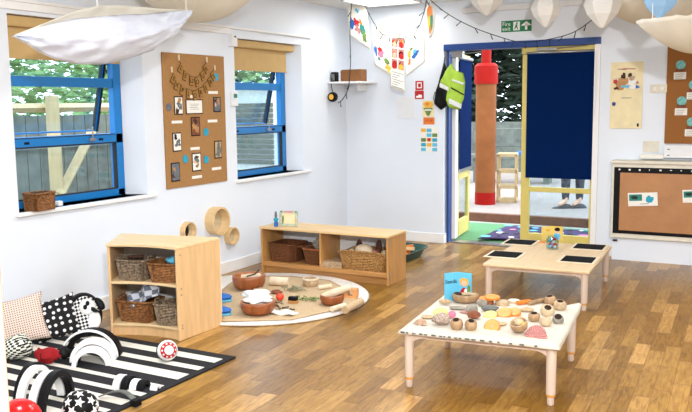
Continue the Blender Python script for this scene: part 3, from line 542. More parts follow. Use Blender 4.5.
# green tray in the corner
t = thing('plastic_tray', 'dark green plastic tray of wooden blocks on the floor behind the low shelf', 'tray', (-3.42, 7.0, 0), R(-2))
o = MB(); ow = [(.34, 0), (.40, .09), (.42, .095), (.42, .085), (.385, .08), (.33, .012)]
def trayf(u, v):
    i = min(int(v * 5), 4); f = v * 5 - i; r = ow[i][0] + (ow[i + 1][0] - ow[i][0]) * f; z = ow[i][1] + (ow[i + 1][1] - ow[i][1]) * f; c, s = math.cos(2 * PI * u), math.sin(2 * PI * u)
    return (r * .72 * math.copysign(abs(c) ** .5, c), r * math.copysign(abs(s) ** .5, s), z)
o.grid(trayf, 40, 10, True); o.build('shell', 'tray', t, smooth=True); MB().box(-.16, .16, -.25, .25, .004, .014).build('base', 'tray', t)
for i in range(9):
    r_ = random.Random(i); x, y = -3.40 + [.1, .04, -.08, .12, 0, -.12, .08, .14, -.02][i], 7.0 + [-.18, -.05, -.15, .04, .12, .1, .2, -.08, .24][i]
    o = MB(); o.box(-.045, .045, -.025, .025, 0, .04) if i % 2 else o.prism([(-.04, -.03), (.04, -.03), (0, .035)], 0, .05)
    tag(o.build('wooden_block', 'orange' if i % 3 == 0 else 'honey_top', None, bevel=.004, loc=(x, y, .016), rot=(0, 0, r_.uniform(0, 3))), ['wooden toy block in the dark green tray in the corner'][0], 'block', 'blocks in the green tray')
    o_ = bpy.context.collection.objects[-1]
for i in range(5):
    o = MB(); o.box(-.05, .05, -.022, .022, 0, .035); tag(o.build('wooden_block', 'honey_top' if i % 2 else 'orange', None, bevel=.004, loc=(-3.31 + .05 * (i % 2), 6.84 + i * .1, .068), rot=(.2, 0, i * 1.1)), 'wooden toy block in the dark green tray in the corner', 'block', 'blocks in the green tray')
# ------------------------------------------------------------------ round rug with play things
t = thing('round_rug', 'round white fluffy rug on the floor between the two shelf units', 'rug', (-3.60, 5.1, 0))
o = MB(); sg = 90
o.lathe([(.0, .001), (.83, .001), (.845, .012), (.825, .026), (.0, .028)], sg, cap=False)
o.build('pile', 'rugwhite', t, smooth=True)
hp = [AZ(*q, .03) for q in ((360, 303), (352, 292), (330, 281), (305, 278), (270, 276), (236, 279), (222, 290), (222, 322), (260, 321), (292, 320), (320, 314), (343, 309), (352, 307))]
hc = sum(hp, Vector()) / len(hp); o = MB()
def hess(u, v):
    k = u * len(hp); i = int(k) % len(hp); f = k - int(k); p = hp[i].lerp(hp[(i + 1) % len(hp)], f); q = hc.lerp(p, v); return (q.x, q.y, .031 + .012 * v * max(0, noise.noise(Vector((q.x * 5, q.y * 5, 0)))) + .002)
o.grid(hess, 65, 14, True); tag(o.build('hessian_cloth', 'hessian', None, smooth=True, solid=.004), 'tan hessian cloth spread over the round white rug', 'cloth')
MZ = .036
def bowl(name, label, loc, r, h, rot=(0, 0, 0), m='bowlwood', min_='bowlin', group=None, cat='bowl', sx=1, wall=.012):
    t = thing(name, label, cat, loc, 0, group, rot=rot)
    MB().lathe([(r * .5, 0), (r * .8, h * .18), (r * .97, h * .5), (r, h * .85), (r * .97, h), (r * .97 - wall * .6, h)], 36, sx, cap=True).build('outer', m, t, smooth='auto') if False else None
    o = MB(); o.use(m); o.lathe([(0.001, 0), (r * .55, 0), (r * .86, h * .18), (r * .98, h * .5), (r, h * .85), (r * .97, h)], 36, sx, cap=False); o.use(min_); o.lathe([(r * .97, h), (r * .97 - wall, h), (r - wall, h * .8), (r * .9 - wall, h * .45), (r * .55, h * .22), (.001, h * .2)], 36, sx, cap=False)
    o.build('shell', None, t, smooth=True); return t
def on(px, py, z=MZ): return AZ(px, py, z)
def rpx(w_, p): return w_ / FPX * (Vector(p) - EYE).length / 2
c = on(239.5, 292); bowl('wooden_bowl', 'largest dark wooden bowl at the back left of the round rug', (c.x, c.y + .13, MZ), .135, .115)
bc = Vector((c.x, c.y + .13, MZ)); t = MB(); t.tube([(-.08, 0, 0), (.08, 0, .02)], .022, 10); tag(t.build('cream_roll', 'bone', None, smooth='auto', loc=bc + Vector((0.01, .02, .088)), rot=(0, 0, .3)), 'cream wooden piece lying in the largest bowl', 'wood piece')
t = MB(); t.tube([(-.04, 0, 0), (.03, 0, .02), (.06, .01, .05)], .006, 6); tag(t.build('dark_twig', 'bark', None, loc=bc + Vector((.05, -.03, .112)), rot=(0, 0, .5)), 'dark twig sticking out of the largest bowl', 'twig')
c = on(249, 317); bowl('wooden_bowl', 'wooden bowl heaped with white fleece at the front left of the round rug', (c.x, c.y + .11, MZ), .125, .092)
o = MB(); o.ball(.1, .12, .05, 0, seg=36, rings=18, bumpy=.55, seed=4); o.ball(.1, .07, .025, .0, seg=30, rings=12, bumpy=.6, seed=8, cx=-.03, cy=.15)
tag(o.build('white_fleece', 'wool', None, smooth=True, loc=(c.x - .03, c.y + .14, MZ + .098), rot=(0, 0, .4)), 'fluffy white fleece heaped in the front left bowl', 'fleece')
for (px, py, lab) in ((222, 304, 'blue felt pad further back beside the curved shelf'), (221, 318, 'blue felt pad nearer the front beside the curved shelf')):
    c = on(px, py, .03); o = MB().use('midblue'); o.ball(.085, .055, .022, .042, seg=24); o.use('skyblue'); o.lathe([(.082, .012), (.082, .026)], 24, 1, .66); tag(o.build('felt_pad', None, None, smooth='auto', loc=(c.x - .05, c.y + .06, .028), rot=(0, 0, .2)), lab, 'pad')
def roll(name, label, a, b, r, m, cat='wood piece', z=MZ, end=None):
    A, B = on(*a, z), on(*b, z); A.z = B.z = z + r; o = MB().use(m); o.tube([A, B], r, 16); 
    return tag(o.build(name, None, None, smooth='auto'), label, cat)
roll('fabric_roll', 'off white cylinder lying at the back of the round rug', (271, 285), (289, 286), .036, 'bone', 'roll')
c = on(307.5, 287); t = thing('stone_pot', 'small round beige pot at the back right of the round rug', 'pot', (c.x, c.y + .05, MZ)); MB().use('sand').lathe([(.001, 0), (.05, 0), (.062, .02), (.062, .045), (.055, .066), (.042, .066), (.04, .02), (.001, .02)], 24, cap=False).build('pot_body', None, t, smooth='auto'); MB().tube([(.06 * math.cos(k * PI / 12), .06 * math.sin(k * PI / 12), .058) for k in range(25)], .008, 6, False).build('rope_rim', 'bone', t, smooth=True)
def sprig(label, px, py, n, spread, seed, m='leaf', z=MZ, name='herb_sprig', lenx=.09):
    c = on(px, py, z); o = MB(); rn = random.Random(seed)
    for k in range(n):
        a = rn.uniform(-.6, .6) + (PI if rn.random() < .4 else 0); l = rn.uniform(.4, 1) * lenx; x, y = rn.uniform(-spread, spread), rn.uniform(-spread, spread) * .6
        pts = [(x, y, .004), (x + math.cos(a) * l * .5, y + math.sin(a) * l * .5, .012 + rn.uniform(0, .02)), (x + math.cos(a) * l, y + math.sin(a) * l, .008 + rn.uniform(0, .02))]; o.tube(pts, .0022, 4)
        for j in range(7):
            q = Vector(pts[1]).lerp(Vector(pts[2]), j / 6); s = .012; b = rn.uniform(0, 6.28); o.add([q, q + Vector((math.cos(b) * s, math.sin(b) * s, .004)), q + Vector((math.cos(b + .5) * s * .6, math.sin(b + .5) * s * .6, .008))], [(0, 1, 2)])
    return tag(o.build(name, m, None, loc=(c.x, c.y, z)), label, 'sprig')
M['greyleaf'] = mat('grey green leaf', (132, 134, 104), .8, var=.2)
sprig('grey green herb sprig beside the small round pot', 292, 291, 22, .07, 1, 'greyleaf'); sprig('small green sprig right of the black topped block', 305, 301, 14, .05, 2); sprig('dark twiggy sprig right of the fleece bowl', 268, 305, 20, .07, 3, 'bark')
sprig('small dark sprig in front of the white folded cloth', 283, 310, 10, .05, 4, 'bark')
c = on(263, 293); o = MB(); o.ball(.065, .04, .02, .018, bumpy=.4, seed=2, seg=24); tag(o.build('driftwood', 'hessian', None, smooth=True, loc=(c.x - .02, c.y, MZ)), 'flat curved piece of driftwood behind the red apple', 'driftwood')
o = MB(); o.ball(.05, .03, .016, .014, bumpy=.4, seed=5, seg=24); tag(o.build('driftwood', 'logwood', None, smooth=True, loc=(c.x + .11, c.y + .03, MZ)), 'small brown chip of driftwood behind the red apple', 'driftwood')
c = on(278.5, 301); t = thing('red_apple', 'shiny red toy apple in the middle of the round rug', 'apple', (c.x, c.y + .02, MZ)); MB().ball(.032, .032, .028, .028).build('fruit', mat('apple red orange', (226, 70, 40), .3), t, smooth=True); MB().tube([(0, 0, .052), (.003, 0, .066)], .002, 5).build('stem', 'bark', t)
c = on(291, 304); t = thing('wooden_brush', 'small wooden block with a black top beside the red apple', 'brush', (c.x, c.y + .03, MZ), .1); MB().box(-.035, .035, -.022, .022, 0, .022).build('block', 'honey', t, bevel=.003); MB().box(-.034, .034, -.021, .021, .022, .05).build('bristles', 'black', t, bevel=.005)
c = on(283, 314); o = MB(); o.grid(lambda u, v: (-.1 + .2 * u, -.045 + .09 * v, .012 + .008 * math.sin(u * 9 + v * 3)), 16, 8); tag(o.build('folded_cloth', 'paper', None, smooth=True, solid=.012, loc=(c.x, c.y, MZ), rot=(0, 0, .12)), 'folded white cloth at the front edge of the hessian', 'cloth')
c = on(326, 307); bowl('wooden_bowl', 'small wooden bowl with a cream pestle at the right of the round rug', (c.x, c.y + .09, MZ), .09, .075)
bc = Vector((c.x, c.y + .09, MZ)); o = MB(); o.tube([(-.07, -.03, .055), (.02, 0, .09), (.12, .06, .13)], lambda q: .022 + .008 * math.sin(q * 3), 12); tag(o.build('cream_pestle', 'bone', None, smooth='auto', loc=bc), 'cream wooden pestle leaning across the small bowl', 'pestle')
for i, (dx, dy) in enumerate(((-.045, .02), (-.02, .05))): o = MB(); o.ball(.025, .025, .022, 0); tag(o.build('red_fruit', 'red', None, smooth=True, loc=bc + Vector((dx, dy, .06))), ['red berry at the left inside the small bowl', 'red berry behind the first one in the small bowl'][i], 'berry')
c = on(350, 298); t = thing('toy_house_block', 'small orange wooden house block with an arch at the right of the rug', 'block', (c.x, c.y + .02, .03), .2); o = MB(); o.box(-.05, .05, -.03, .03, 0, .025); o.box(-.05, -.02, -.03, .03, .025, .062); o.box(.015, .05, -.03, .03, .025, .062); o.box(-.05, .05, -.03, .03, .062, .078); o.build('block', mat('peach wood', (222, 160, 104), .6), t, bevel=.003)
for i, (a, b, rr, mm, lab) in enumerate([((318, 290), (331, 288), .018, 'bone', 'thin cream stick behind the small bowl'), ((332, 312), (345, 308), .02, 'bone', 'thick cream dowel in front of the orange house block'), ((345, 314), (361, 305), .028, 'hessian', 'tan wooden wedge at the right edge of the round rug')]): roll('wooden_dowel', lab, a, b, rr, mm, 'dowel')
# ------------------------------------------------------------------ wall mirrors
def ring_mirror(label, px, py, r, th, name='round_mirror', lean=0):
    c = AX(px, py); t = thing(name, label, 'mirror', (XL, c.y, c.z), 0); o = MB(); o.M = Matrix.Rotation(PI / 2, 4, 'Y'); o.lathe([(r, 0), (r, th), (r * .86, th), (r * .86, .01)], 36, cap=False); o.lathe([(r, 0), (.001, 0)], 36, cap=False); o.build('wooden_ring', 'honey_top', t, smooth='auto')
    g = MB(); g.M = Matrix.Rotation(PI / 2, 4, 'Y'); g.lathe([(r * .86, .012), (.001, .012)], 32, cap=False); g.build('mirror_glass', mat('mirror', (225, 228, 230), .05, 1), t); return t
ring_mirror('larger round mirror in a deep wooden ring on the left wall', 213.5, 220.5, .125, .09); ring_mirror('smaller round mirror in a wooden ring below the larger one', 229, 235.5, .08, .06)
ring_mirror('round wooden ring mirror just above the curved shelf top', 186, 231, .08, .05)
# ------------------------------------------------------------------ tables
def table(label, cx, cy, w_, d, h, rz, topm, ov=.018, th=.022):
    t = thing('low_table', label, 'table', (cx, cy, 0), rz)
    MB().box(-w_ / 2 - ov, w_ / 2 + ov, -d / 2 - ov, d / 2 + ov, h - th, h).build('tabletop', topm, t, bevel=.006)
    for sx in (-1, 1):
        for sy in (-1, 1):
            x, y = sx * (w_ / 2 - .022), sy * (d / 2 - .022)
            l = MB(); l.M = Matrix.Translation((x, y, 0)); l.lathe([(.021, .05), (.024, .06), (.026, h - th)], 18); lg = l.build('leg', 'pinkwood', t, smooth='auto')
            l = MB(); l.M = Matrix.Translation((x, y, 0)); l.lathe([(.023, .045), (.023, .06)], 18); l.build('collar', 'legtip', lg, smooth='auto')
            l = MB(); l.M = Matrix.Translation((x, y, 0)); l.lathe([(.014, 0), (.018, .006), (.018, .045)], 18); l.build('foot', 'pinkwood', lg, smooth='auto')
            b = MB(); b.M = Matrix.Translation((x, y, 0)); n = 6
            pr = [(-sx * (.02 + .09 * (1 - math.cos(k / n * PI / 2))), h - th - .055 + .035 * math.sin(k / n * PI / 2)) for k in range(n + 1)] + [(-sx * .12, h - th), (0, h - th)]
            vs = [(p[0], q, p[1]) for q in (-.01, .01) for p in pr]; m_ = len(pr); b.add(vs, [tuple(range(m_)), tuple(range(2 * m_ - 1, m_ - 1, -1))] + [(i, (i + 1) % m_, m_ + (i + 1) % m_, m_ + i) for i in range(m_)]); b.build('bracket', 'pinkwood', t)
    r_ = MB(); 
    for sy in (-1, 1): r_.box(-w_ / 2 + .03, w_ / 2 - .03, sy * (d / 2 - .03) - .009, sy * (d / 2 - .03) + .009, h - th - .026, h - th)
    for sx in (-1, 1): r_.box(sx * (w_ / 2 - .03) - .009, sx * (w_ / 2 - .03) + .009, -d / 2 + .03, d / 2 - .03, h - th - .026, h - th)
    r_.build('apron', 'pinkwood', t); return t
T1 = (-1.405, 4.205, .785, .79, .318, R(6.0))
table('low maple table covered in white paper with citrus and shells, nearest the camera', *T1[:5], T1[5], 'pinkwood')
cz = T1[4]
def cl(u, v):
    a, b = 2 * u - 1, 2 * v - 1; hw, hd = T1[2] / 2 + .026, T1[3] / 2 + .030
    x, y = a * hw, b * hd; n_ = noise.noise(Vector((x * 7, y * 7, 0)))
    e = max(abs(a), abs(b)); z = cz + .0035 + .004 * max(0, n_)
    if e > .96: z -= (e - .96) * .5
    if a > .8 and b > .7: z += .012 * (a - .8) * (b - .7) * 40
    x += .006 * n_ * e; y += .006 * noise.noise(Vector((x * 7, y * 7, 5))) * e
    return (x, y, z)
o = MB(); o.grid(cl, 60, 60); t = thing('table_paper', 'white paper cover with a dashed dark edge laid over the near table', 'table cover', (T1[0], T1[1], 0), T1[5])
rn = random.Random(2); x = -.4; o.mats = ['tablewhite']; o.use('dkstone')
while x < .36:
    w_ = rn.uniform(.008, .022); o.box(x, x + w_, -T1[3] / 2 - .0345, -T1[3] / 2 - .031, cz - .010, cz - .006 + rn.uniform(0, .002)); x += w_ + rn.uniform(.008, .03) * (1 if x < .1 else 2)
o.build('sheet', None, t, smooth=True, solid=.003)
t1z = cz + .006
T2 = (-1.65, 6.31, .75, 1.09, .298, R(3.2))
table('low maple table with four black slates, further from the camera', *T2[:5], T2[5], 'maple')
for i, (quad, lab) in enumerate([(((508, 237.5), (540, 240), (533, 248), (502, 246)), 'black slate at the far left corner of the further table'), (((492, 249), (527, 252.5), (519, 262), (484, 257.5)), 'black slate at the near left corner of the further table'), (((578, 242), (611, 243.5), (602, 254), (567, 251)), 'black slate at the far right corner of the further table'), (((566, 254), (600, 257.5), (590, 266.5), (558, 263)), 'black slate at the near right corner of the further table')]):
    c = sum((AZ(*q, T2[4]) for q in quad), Vector()) / 4; t = thing('framed_slate', lab, 'slate', (c.x, c.y, T2[4] + .001), T2[5])
    MB().box(-.14, .14, -.15, .15, 0, .005).build('frame', 'frame_pale', t, bevel=.002); MB().box(-.115, .115, -.115, .115, .005, .008).build('writing_surface', 'slate', t)
c = AZ(551, 250, T2[4]); t = thing('glass_jar', 'glass jar of red, white and blue pieces in the middle of the further table', 'jar', (c.x, c.y + .04, T2[4] + .001))
MB().lathe([(.045, 0), (.05, .01), (.05, .09), (.042, .1), (.042, .11), (.038, .11), (.038, .098), (.046, .088), (.046, .012), (.001, .012)], 24, cap=False).build('jar_glass', 'glass', t, smooth='auto'); o = MB(); rn = random.Random(5)
for k in range(34):
    a = rn.uniform(0, 6.28); r_ = rn.uniform(0, .03); o.use(['red', 'paper', 'skyblue', 'midblue', 'teal'][(k + (2 if math.cos(a) < 0 else 0)) % 5 if math.cos(a) < .3 else rn.choice([0, 0, 1])]); o.ball(.012, .012, .012, .022 + .07 * rn.random(), 8, 6, cx=math.cos(a) * r_, cy=math.sin(a) * r_)
o.build('coloured_pieces', None, t, smooth=True)
def open_book(label, px, py, z, w_, h, rz, cover, back, parts, title=None):
    c = AZ(px, py, z); t = thing('picture_book', label, 'book', (c.x, c.y, z), rz)
    for s, m in ((-1, back), (1, cover)):
        o = MB(); o.M = Matrix.Rotation(s * R(-24), 4, 'Z'); o.box(0 if s > 0 else -w_, w_ if s > 0 else 0, -.002, .002, 0, h); o.build('front_cover' if s > 0 else 'back_cover', m, t)
        o = MB(); o.M = Matrix.Rotation(s * R(-24), 4, 'Z'); o.box(0 if s > 0 else -w_ + .004, w_ - .004 if s > 0 else 0, .002, .009, .004, h - .004); o.build('pages', 'paper', t)
    for s in (1, -1):
        o = MB(); o.M = Matrix.Rotation(s * R(-24), 4, 'Z')
        for (m, cx_, cz_, rx, rz_, k) in [q for q in parts if q[1] * s > 0]: o.use(m); o.blob(cx_, cz_, rx, rz_, -.0024 - k * .0003, k, rough=.2)
        if o.f: o.build('cover_picture', None, t)
    if title: text('title', title, .034, 'black', t, (-w_ * .5 * math.cos(R(24)), -w_ * .5 * math.sin(R(24)) * 1 - .005 if False else -w_ * .5 * math.sin(R(-24)) * -1 - .004, h * .68), (PI / 2, 0, R(24)))
    return t
open_book('pale blue picture book with a girl in red at the back of the near table', 457.5, 300, t1z, .088, .172, R(25), 'skyblue', 'skyblue', [('amber', .042, .115, .028, .026, 1), ('skin', .042, .108, .018, .018, 2), ('red', .04, .05, .022, .03, 3), ('paper', .052, .055, .01, .02, 4), ('paper', .03, .02, .008, .02, 5), ('leaf', .072, .07, .01, .03, 6)], 'Seeds')
open_book('yellow picture book with a dark haired child standing on the further table', 551.5, 240, T2[4] + .001, .1, .125, R(22), mat('book yellow', (222, 190, 90), .6), mat('book yellow back', (226, 200, 110), .6), [('skyblue', .05, .04, .03, .035, 1), ('skin', .05, .08, .022, .022, 2), ('black', .05, .098, .025, .017, 3), ('amber', -.04, .09, .02, .01, 4)])
c = AZ(536, 242, T2[4]); tag(MB().box(-.08, .08, -.03, .03, 0, .003).build('orange_card', 'orange', None, loc=(c.x, c.y - .0, T2[4] + .001)), 'orange card lying at the back edge of the further table', 'card')
# ------------------------------------------------------------------ things on the near table
def tp(px, py, up=0): c = AZ(px, py, t1z); return Vector((c.x, c.y, t1z))
def ctr(x0, x1, yb, k=.5):
    "point on the table under a thing spanning x0..x1 whose lowest outline is at yb"
    c = tp((x0 + x1) / 2, yb); r = (x1 - x0) / FPX * (c - EYE).length / 2; d = Vector((c.x, c.y, 0)).normalized(); return c + d * r * k, r
def pebble(label, x0, x1, yb, hz_, m, name='pebble', cat='stone', bumpy=.2, seed=0, ry=.75, rz=0):
    c, r = ctr(x0, x1, yb, ry); o = MB(); o.ball(r, r * ry, hz_ / 2, hz_ / 2, 22, 12, bumpy, seed); return tag(o.build(name, m, None, smooth=True, loc=c, rot=(0, 0, rz + R(20))), label, cat)
def citrus(label, x0, x1, yb, flesh='orangef', rind='rind', tilt=0, rz=0, th=.016, half=False, name='orange_slice', cat='fruit', lift=0):
    c, r = ctr(x0, x1, yb, .7); t = thing(name, label, cat, (c.x, c.y, c.z + lift + (r * math.sin(abs(tilt)) * .0)), 0, rot=(tilt, 0, rz))
    n = 24; aa = [(PI if half else 2 * PI) * k / n for k in range(n + (1 if half else 0))]; poly = [(r * math.cos(a), r * math.sin(a)) for a in aa]
    MB().prism(poly, 0, th).build('rind', rind, t, smooth='auto', bevel=.002); po = [(r * .86 * math.cos(a), r * .86 * math.sin(a) + (.06 * r if half else 0)) for a in aa]; o = MB()
    o.prism(po, th, th + .0012); o.build('pith', 'ivory', t)
    o = MB(); ns = 5 if half else 9
    for k in range(ns):
        a0 = (PI if half else 2 * PI) * (k + .08) / ns; a1 = (PI if half else 2 * PI) * (k + .92) / ns; rr = r * .8; oy = .07 * r if half else 0
        o.prism([(r * .08 * math.cos((a0 + a1) / 2), r * .08 * math.sin((a0 + a1) / 2) + oy), (rr * math.cos(a0), rr * math.sin(a0) + oy), (rr * 1.03 * math.cos((a0 + a1) / 2), rr * 1.03 * math.sin((a0 + a1) / 2) + oy), (rr * math.cos(a1), rr * math.sin(a1) + oy)], th + .0012, th + .0024)
    o.build('segments', flesh, t); return t
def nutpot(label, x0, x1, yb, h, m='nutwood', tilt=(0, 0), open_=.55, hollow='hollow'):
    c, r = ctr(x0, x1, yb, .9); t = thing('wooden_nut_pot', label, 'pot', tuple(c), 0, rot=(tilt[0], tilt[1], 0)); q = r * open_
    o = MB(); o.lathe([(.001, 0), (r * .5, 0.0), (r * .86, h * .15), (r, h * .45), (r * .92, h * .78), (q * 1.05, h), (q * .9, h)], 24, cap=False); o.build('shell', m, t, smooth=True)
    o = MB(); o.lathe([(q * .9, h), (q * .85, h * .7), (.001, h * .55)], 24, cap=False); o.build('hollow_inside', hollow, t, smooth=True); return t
def shell(label, x0, x1, yb, m, tilt=R(35), name='scallop_shell', rz=0, ribs=11):
    c, r = ctr(x0, x1, yb, .6); o = MB()
    def fn(u, v):
        a = PI * (.04 + .92 * u); rr = r * v * (1 + .06 * abs(math.sin(u * ribs * PI))); return (rr * math.cos(a) * 1.0, rr * math.sin(a) * 1.25 - r * .3, .32 * r * math.sin(PI * min(1, v * .8 + .15)) + .035 * r * abs(math.sin(u * ribs * PI)) * v * 1.4)
    o.grid(fn, ribs * 6, 10); o.prism([(-r * .28, -r * .42), (r * .28, -r * .42), (r * .16, -r * .18), (-r * .16, -r * .18)], .08 * r, .2 * r)
    n_ = ribs * 60; ob = o.build(name, m, None, smooth=True, solid=.0, loc=c + Vector((0, 0, .003)), rot=(tilt, 0, rz)); ob.data.materials.append(M['shelldark'])
    for i, p_ in enumerate(ob.data.polygons):
        if i < n_ and (i % (ribs * 6)) % 6 in (0, 5): p_.material_index = 1
    return tag(ob, label, 'shell')
def disc(label, x0, x1, yb, th, m, top=None, name='wood_disc', cat='disc', lift=0):
    c, r = ctr(x0, x1, yb, .95); t = thing(name, label, cat, (c.x, c.y, c.z + lift)); MB().lathe([(r * .97, 0), (r, th * .3), (r, th * .8), (r * .97, th)], 24).build('edge', m, t, smooth='auto'); MB().lathe([(r * .9, th), (r * .88, th + .001)], 24).build('face', top or m, t); return t
bt = ctr(452, 479, 305, .9)[0]
t = bowl('leaf_bowl', 'boat shaped light wooden bowl in front of the blue book', tuple(bt), .066, .05, m='nutwood', min_='nutwood', sx=1.2); t.rotation_euler = (0, 0, R(20))
o = MB(); o.ball(.026, .02, .014, 0); tag(o.build('dark_nut', 'hollow', None, smooth=True, loc=bt + Vector((-.045, -.01, .045))), 'dark nut at the left end of the boat shaped bowl', 'nut')
o = MB(); o.tube([(-.05, 0, 0), (0, .005, .006), (.05, 0, 0)], .01, 10); tag(o.build('cream_stick', 'ivory', None, smooth='auto', loc=bt + Vector((.01, .01, .043)), rot=(0, 0, .3)), 'cream stick lying across the boat shaped bowl', 'stick')
pinecone('pinecone', 'small flat brown pinecone at the left of the boat shaped bowl', ctr(435, 451, 306.5, .6)[0] + Vector((-.03, 0, .02)), .02, .075, 'sand', (0, R(90), R(20)))
pebble('long grey green stone lying behind the pink ball', 449, 466, 310.5, .02, 'stone', seed=1, ry=.45)
citrus('yellow green lime slice at the left end of the near table', 433, 448, 315, 'lime', 'lime', R(14), name='lime_slice')
pebble('flat tan leaf shaped stone at the far left of the near table', 421, 434, 319.5, .018, 'sand', seed=3, ry=.7)
shell('small tan scallop shell at the front left corner of the near table', 413, 427, 326, 'sand', R(36))
pebble('large rough speckled stone at the front left of the near table', 432, 450.5, 326.5, .062, 'speck', seed=5, ry=.7, bumpy=.35)
o_, r_ = ctr(448.5, 456, 318.5); o = MB(); o.ball(r_, r_, r_, r_); tag(o.build('pink_ball', 'pink', None, smooth=True, loc=o_), 'small pink ball behind the left wooden nut pot', 'ball')
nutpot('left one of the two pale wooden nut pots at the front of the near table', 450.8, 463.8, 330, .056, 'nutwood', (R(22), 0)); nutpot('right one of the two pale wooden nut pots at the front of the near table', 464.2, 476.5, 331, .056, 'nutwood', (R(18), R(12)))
pebble('brown mussel shaped stone behind the two front nut pots', 467, 480.5, 320, .045, 'logwood', seed=7); pebble('grey stone resting behind the brown mussel shaped stone', 466, 478, 315, .055, 'stone', seed=8, ry=.6)
pebble('thin pinkish slice beside the brown mussel shaped stone', 459, 473, 314, .012, 'rose', seed=9, ry=.5)
pebble('dark slate grey stone in the middle of the near table', 481, 498, 312.5, .035, 'dkstone', seed=11, ry=.55); pebble('small mid grey stone right behind the leaf bowl', 477, 487, 307, .04, 'stone', seed=12, ry=.6)
disc('red brown log slice carrying an orange slice at the back of the near table', 480.5, 493.5, 305.5, .026, 'logwood', 'honey_top', 'log_slice', 'log slice'); LG = ctr(480.5, 493.5, 305.5, .95)[0]; t = citrus('orange slice resting on the red brown log slice', 487, 502, 300.5, tilt=R(4), th=.012); t.location = LG + Vector((.028, .012, .034))
t = citrus('small orange slice at the left on top of the log slice', 482, 492, 299, tilt=R(4), th=.01); t.location = LG + Vector((-.018, .0, .0265))
disc('cream disc beside the log slice', 495.5, 509, 306.5, .024, 'sand', 'ivory'); disc('flat white disc behind the cream disc', 508, 520, 303.5, .012, 'ivory', 'paper')
roll('carrot_stick', 'orange red carrot stick at the back of the near table', (517, 305), (530, 303.5), .013, 'orange', 'carrot', t1z); roll('tan_stick', 'tan wooden stick lying right of the carrot stick', (529, 305.5), (543, 302), .013, 'nutwood', 'stick', t1z)
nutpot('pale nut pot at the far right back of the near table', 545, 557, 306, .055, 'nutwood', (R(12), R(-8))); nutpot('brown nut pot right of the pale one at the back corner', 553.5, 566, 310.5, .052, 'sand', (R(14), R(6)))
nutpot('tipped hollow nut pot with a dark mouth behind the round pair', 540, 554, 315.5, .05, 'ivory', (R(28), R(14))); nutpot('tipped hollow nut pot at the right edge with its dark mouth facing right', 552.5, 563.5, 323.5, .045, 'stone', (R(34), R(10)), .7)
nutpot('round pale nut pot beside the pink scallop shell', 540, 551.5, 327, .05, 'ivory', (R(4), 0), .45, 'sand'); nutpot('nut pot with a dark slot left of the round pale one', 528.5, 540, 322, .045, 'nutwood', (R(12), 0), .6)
citrus('left orange half in the middle of the near table', 497.5, 512, 317, tilt=R(30), th=.02, lift=.004); citrus('right orange half in the middle of the near table', 508, 521, 316, tilt=R(24), th=.02, lift=.004)
citrus('lime slice left of the two orange halves', 484, 497, 317.5, 'lime', 'lime', R(18), name='lime_slice'); pebble('pale brown flat stone right of the orange halves', 520, 534, 312.5, .024, 'sand', seed=21, ry=.55)
citrus('half orange slice at the front middle of the near table', 484.5, 500.5, 330, tilt=R(50), th=.016, lift=.004); pebble('flat olive brown leaf stone beside the front orange slice', 490.5, 507, 326.5, .02, 'sand', seed=23, ry=.55)
bc_, br = ctr(512, 529, 334, .8); bowl('half_shell_bowl', 'tipped brown half shell bowl spilling yellow pieces behind the pink shell', tuple(bc_ + Vector((0, 0, .012))), br * 1.0, .05, rot=(R(22), R(-10), 0), m='nutwood', min_='sand', wall=.005)
o = MB(); o.ball(.028, .024, .02, 0); tag(o.build('cream_egg', 'ivory', None, smooth=True, loc=bc_ + Vector((-.008, 0, .05))), 'cream egg inside the tipped half shell bowl', 'egg'); o = MB(); o.ball(.018, .016, .014, 0); tag(o.build('yellow_ball', 'amber', None, smooth=True, loc=bc_ + Vector((.022, -.012, .046))), 'small yellow ball at the edge of the tipped half shell bowl', 'ball')
shell('large pink scallop shell at the front right of the near table', 524.5, 547, 339, 'rose', R(58), ribs=13)
# ------------------------------------------------------------------ striped rug and toys
t = tag(bx('striped_rug', 'rug', -4.42, -2.86, 2.1, 3.765, 0, .012, None, .003), 'black and white striped rug on the floor in the lower left corner', 'rug')
RZ = .013
def cushion(name, label, base, w_, h, th, lean, rz, m, cat='cushion', roll_=0, pinch=.12):
    t = thing(name, label, cat, base, 0, rot=(lean, roll_, rz)); o = MB()
    for sg in (1, -1):
        def fn(u, v):
            a, b = 2 * u - 1, 2 * v - 1; e = (1 - a * a) * (1 - b * b); x = a * w_ / 2 * (1 - pinch * (1 - b * b) * a * a); z = b * h / 2 * (1 - pinch * (1 - a * a) * b * b)
            return (x, sg * th / 2 * e ** .42, h / 2 + z)
        o.grid(fn, 22, 22)
    o.build('cover', m, t, smooth=True); pts = []
    return t
cushion('cushion', 'beige cushion with tiny dark dots leaning on the left wall', (-4.17, 3.30, RZ + .015), .36, .31, .11, R(-20), R(50), 'dot_beige', roll_=R(-9))
cushion('cushion', 'black cushion with white polka dots beside the beige one', (-4.07, 3.50, RZ + .012), .31, .275, .10, R(-20), R(46), 'dot_black', roll_=R(-12))
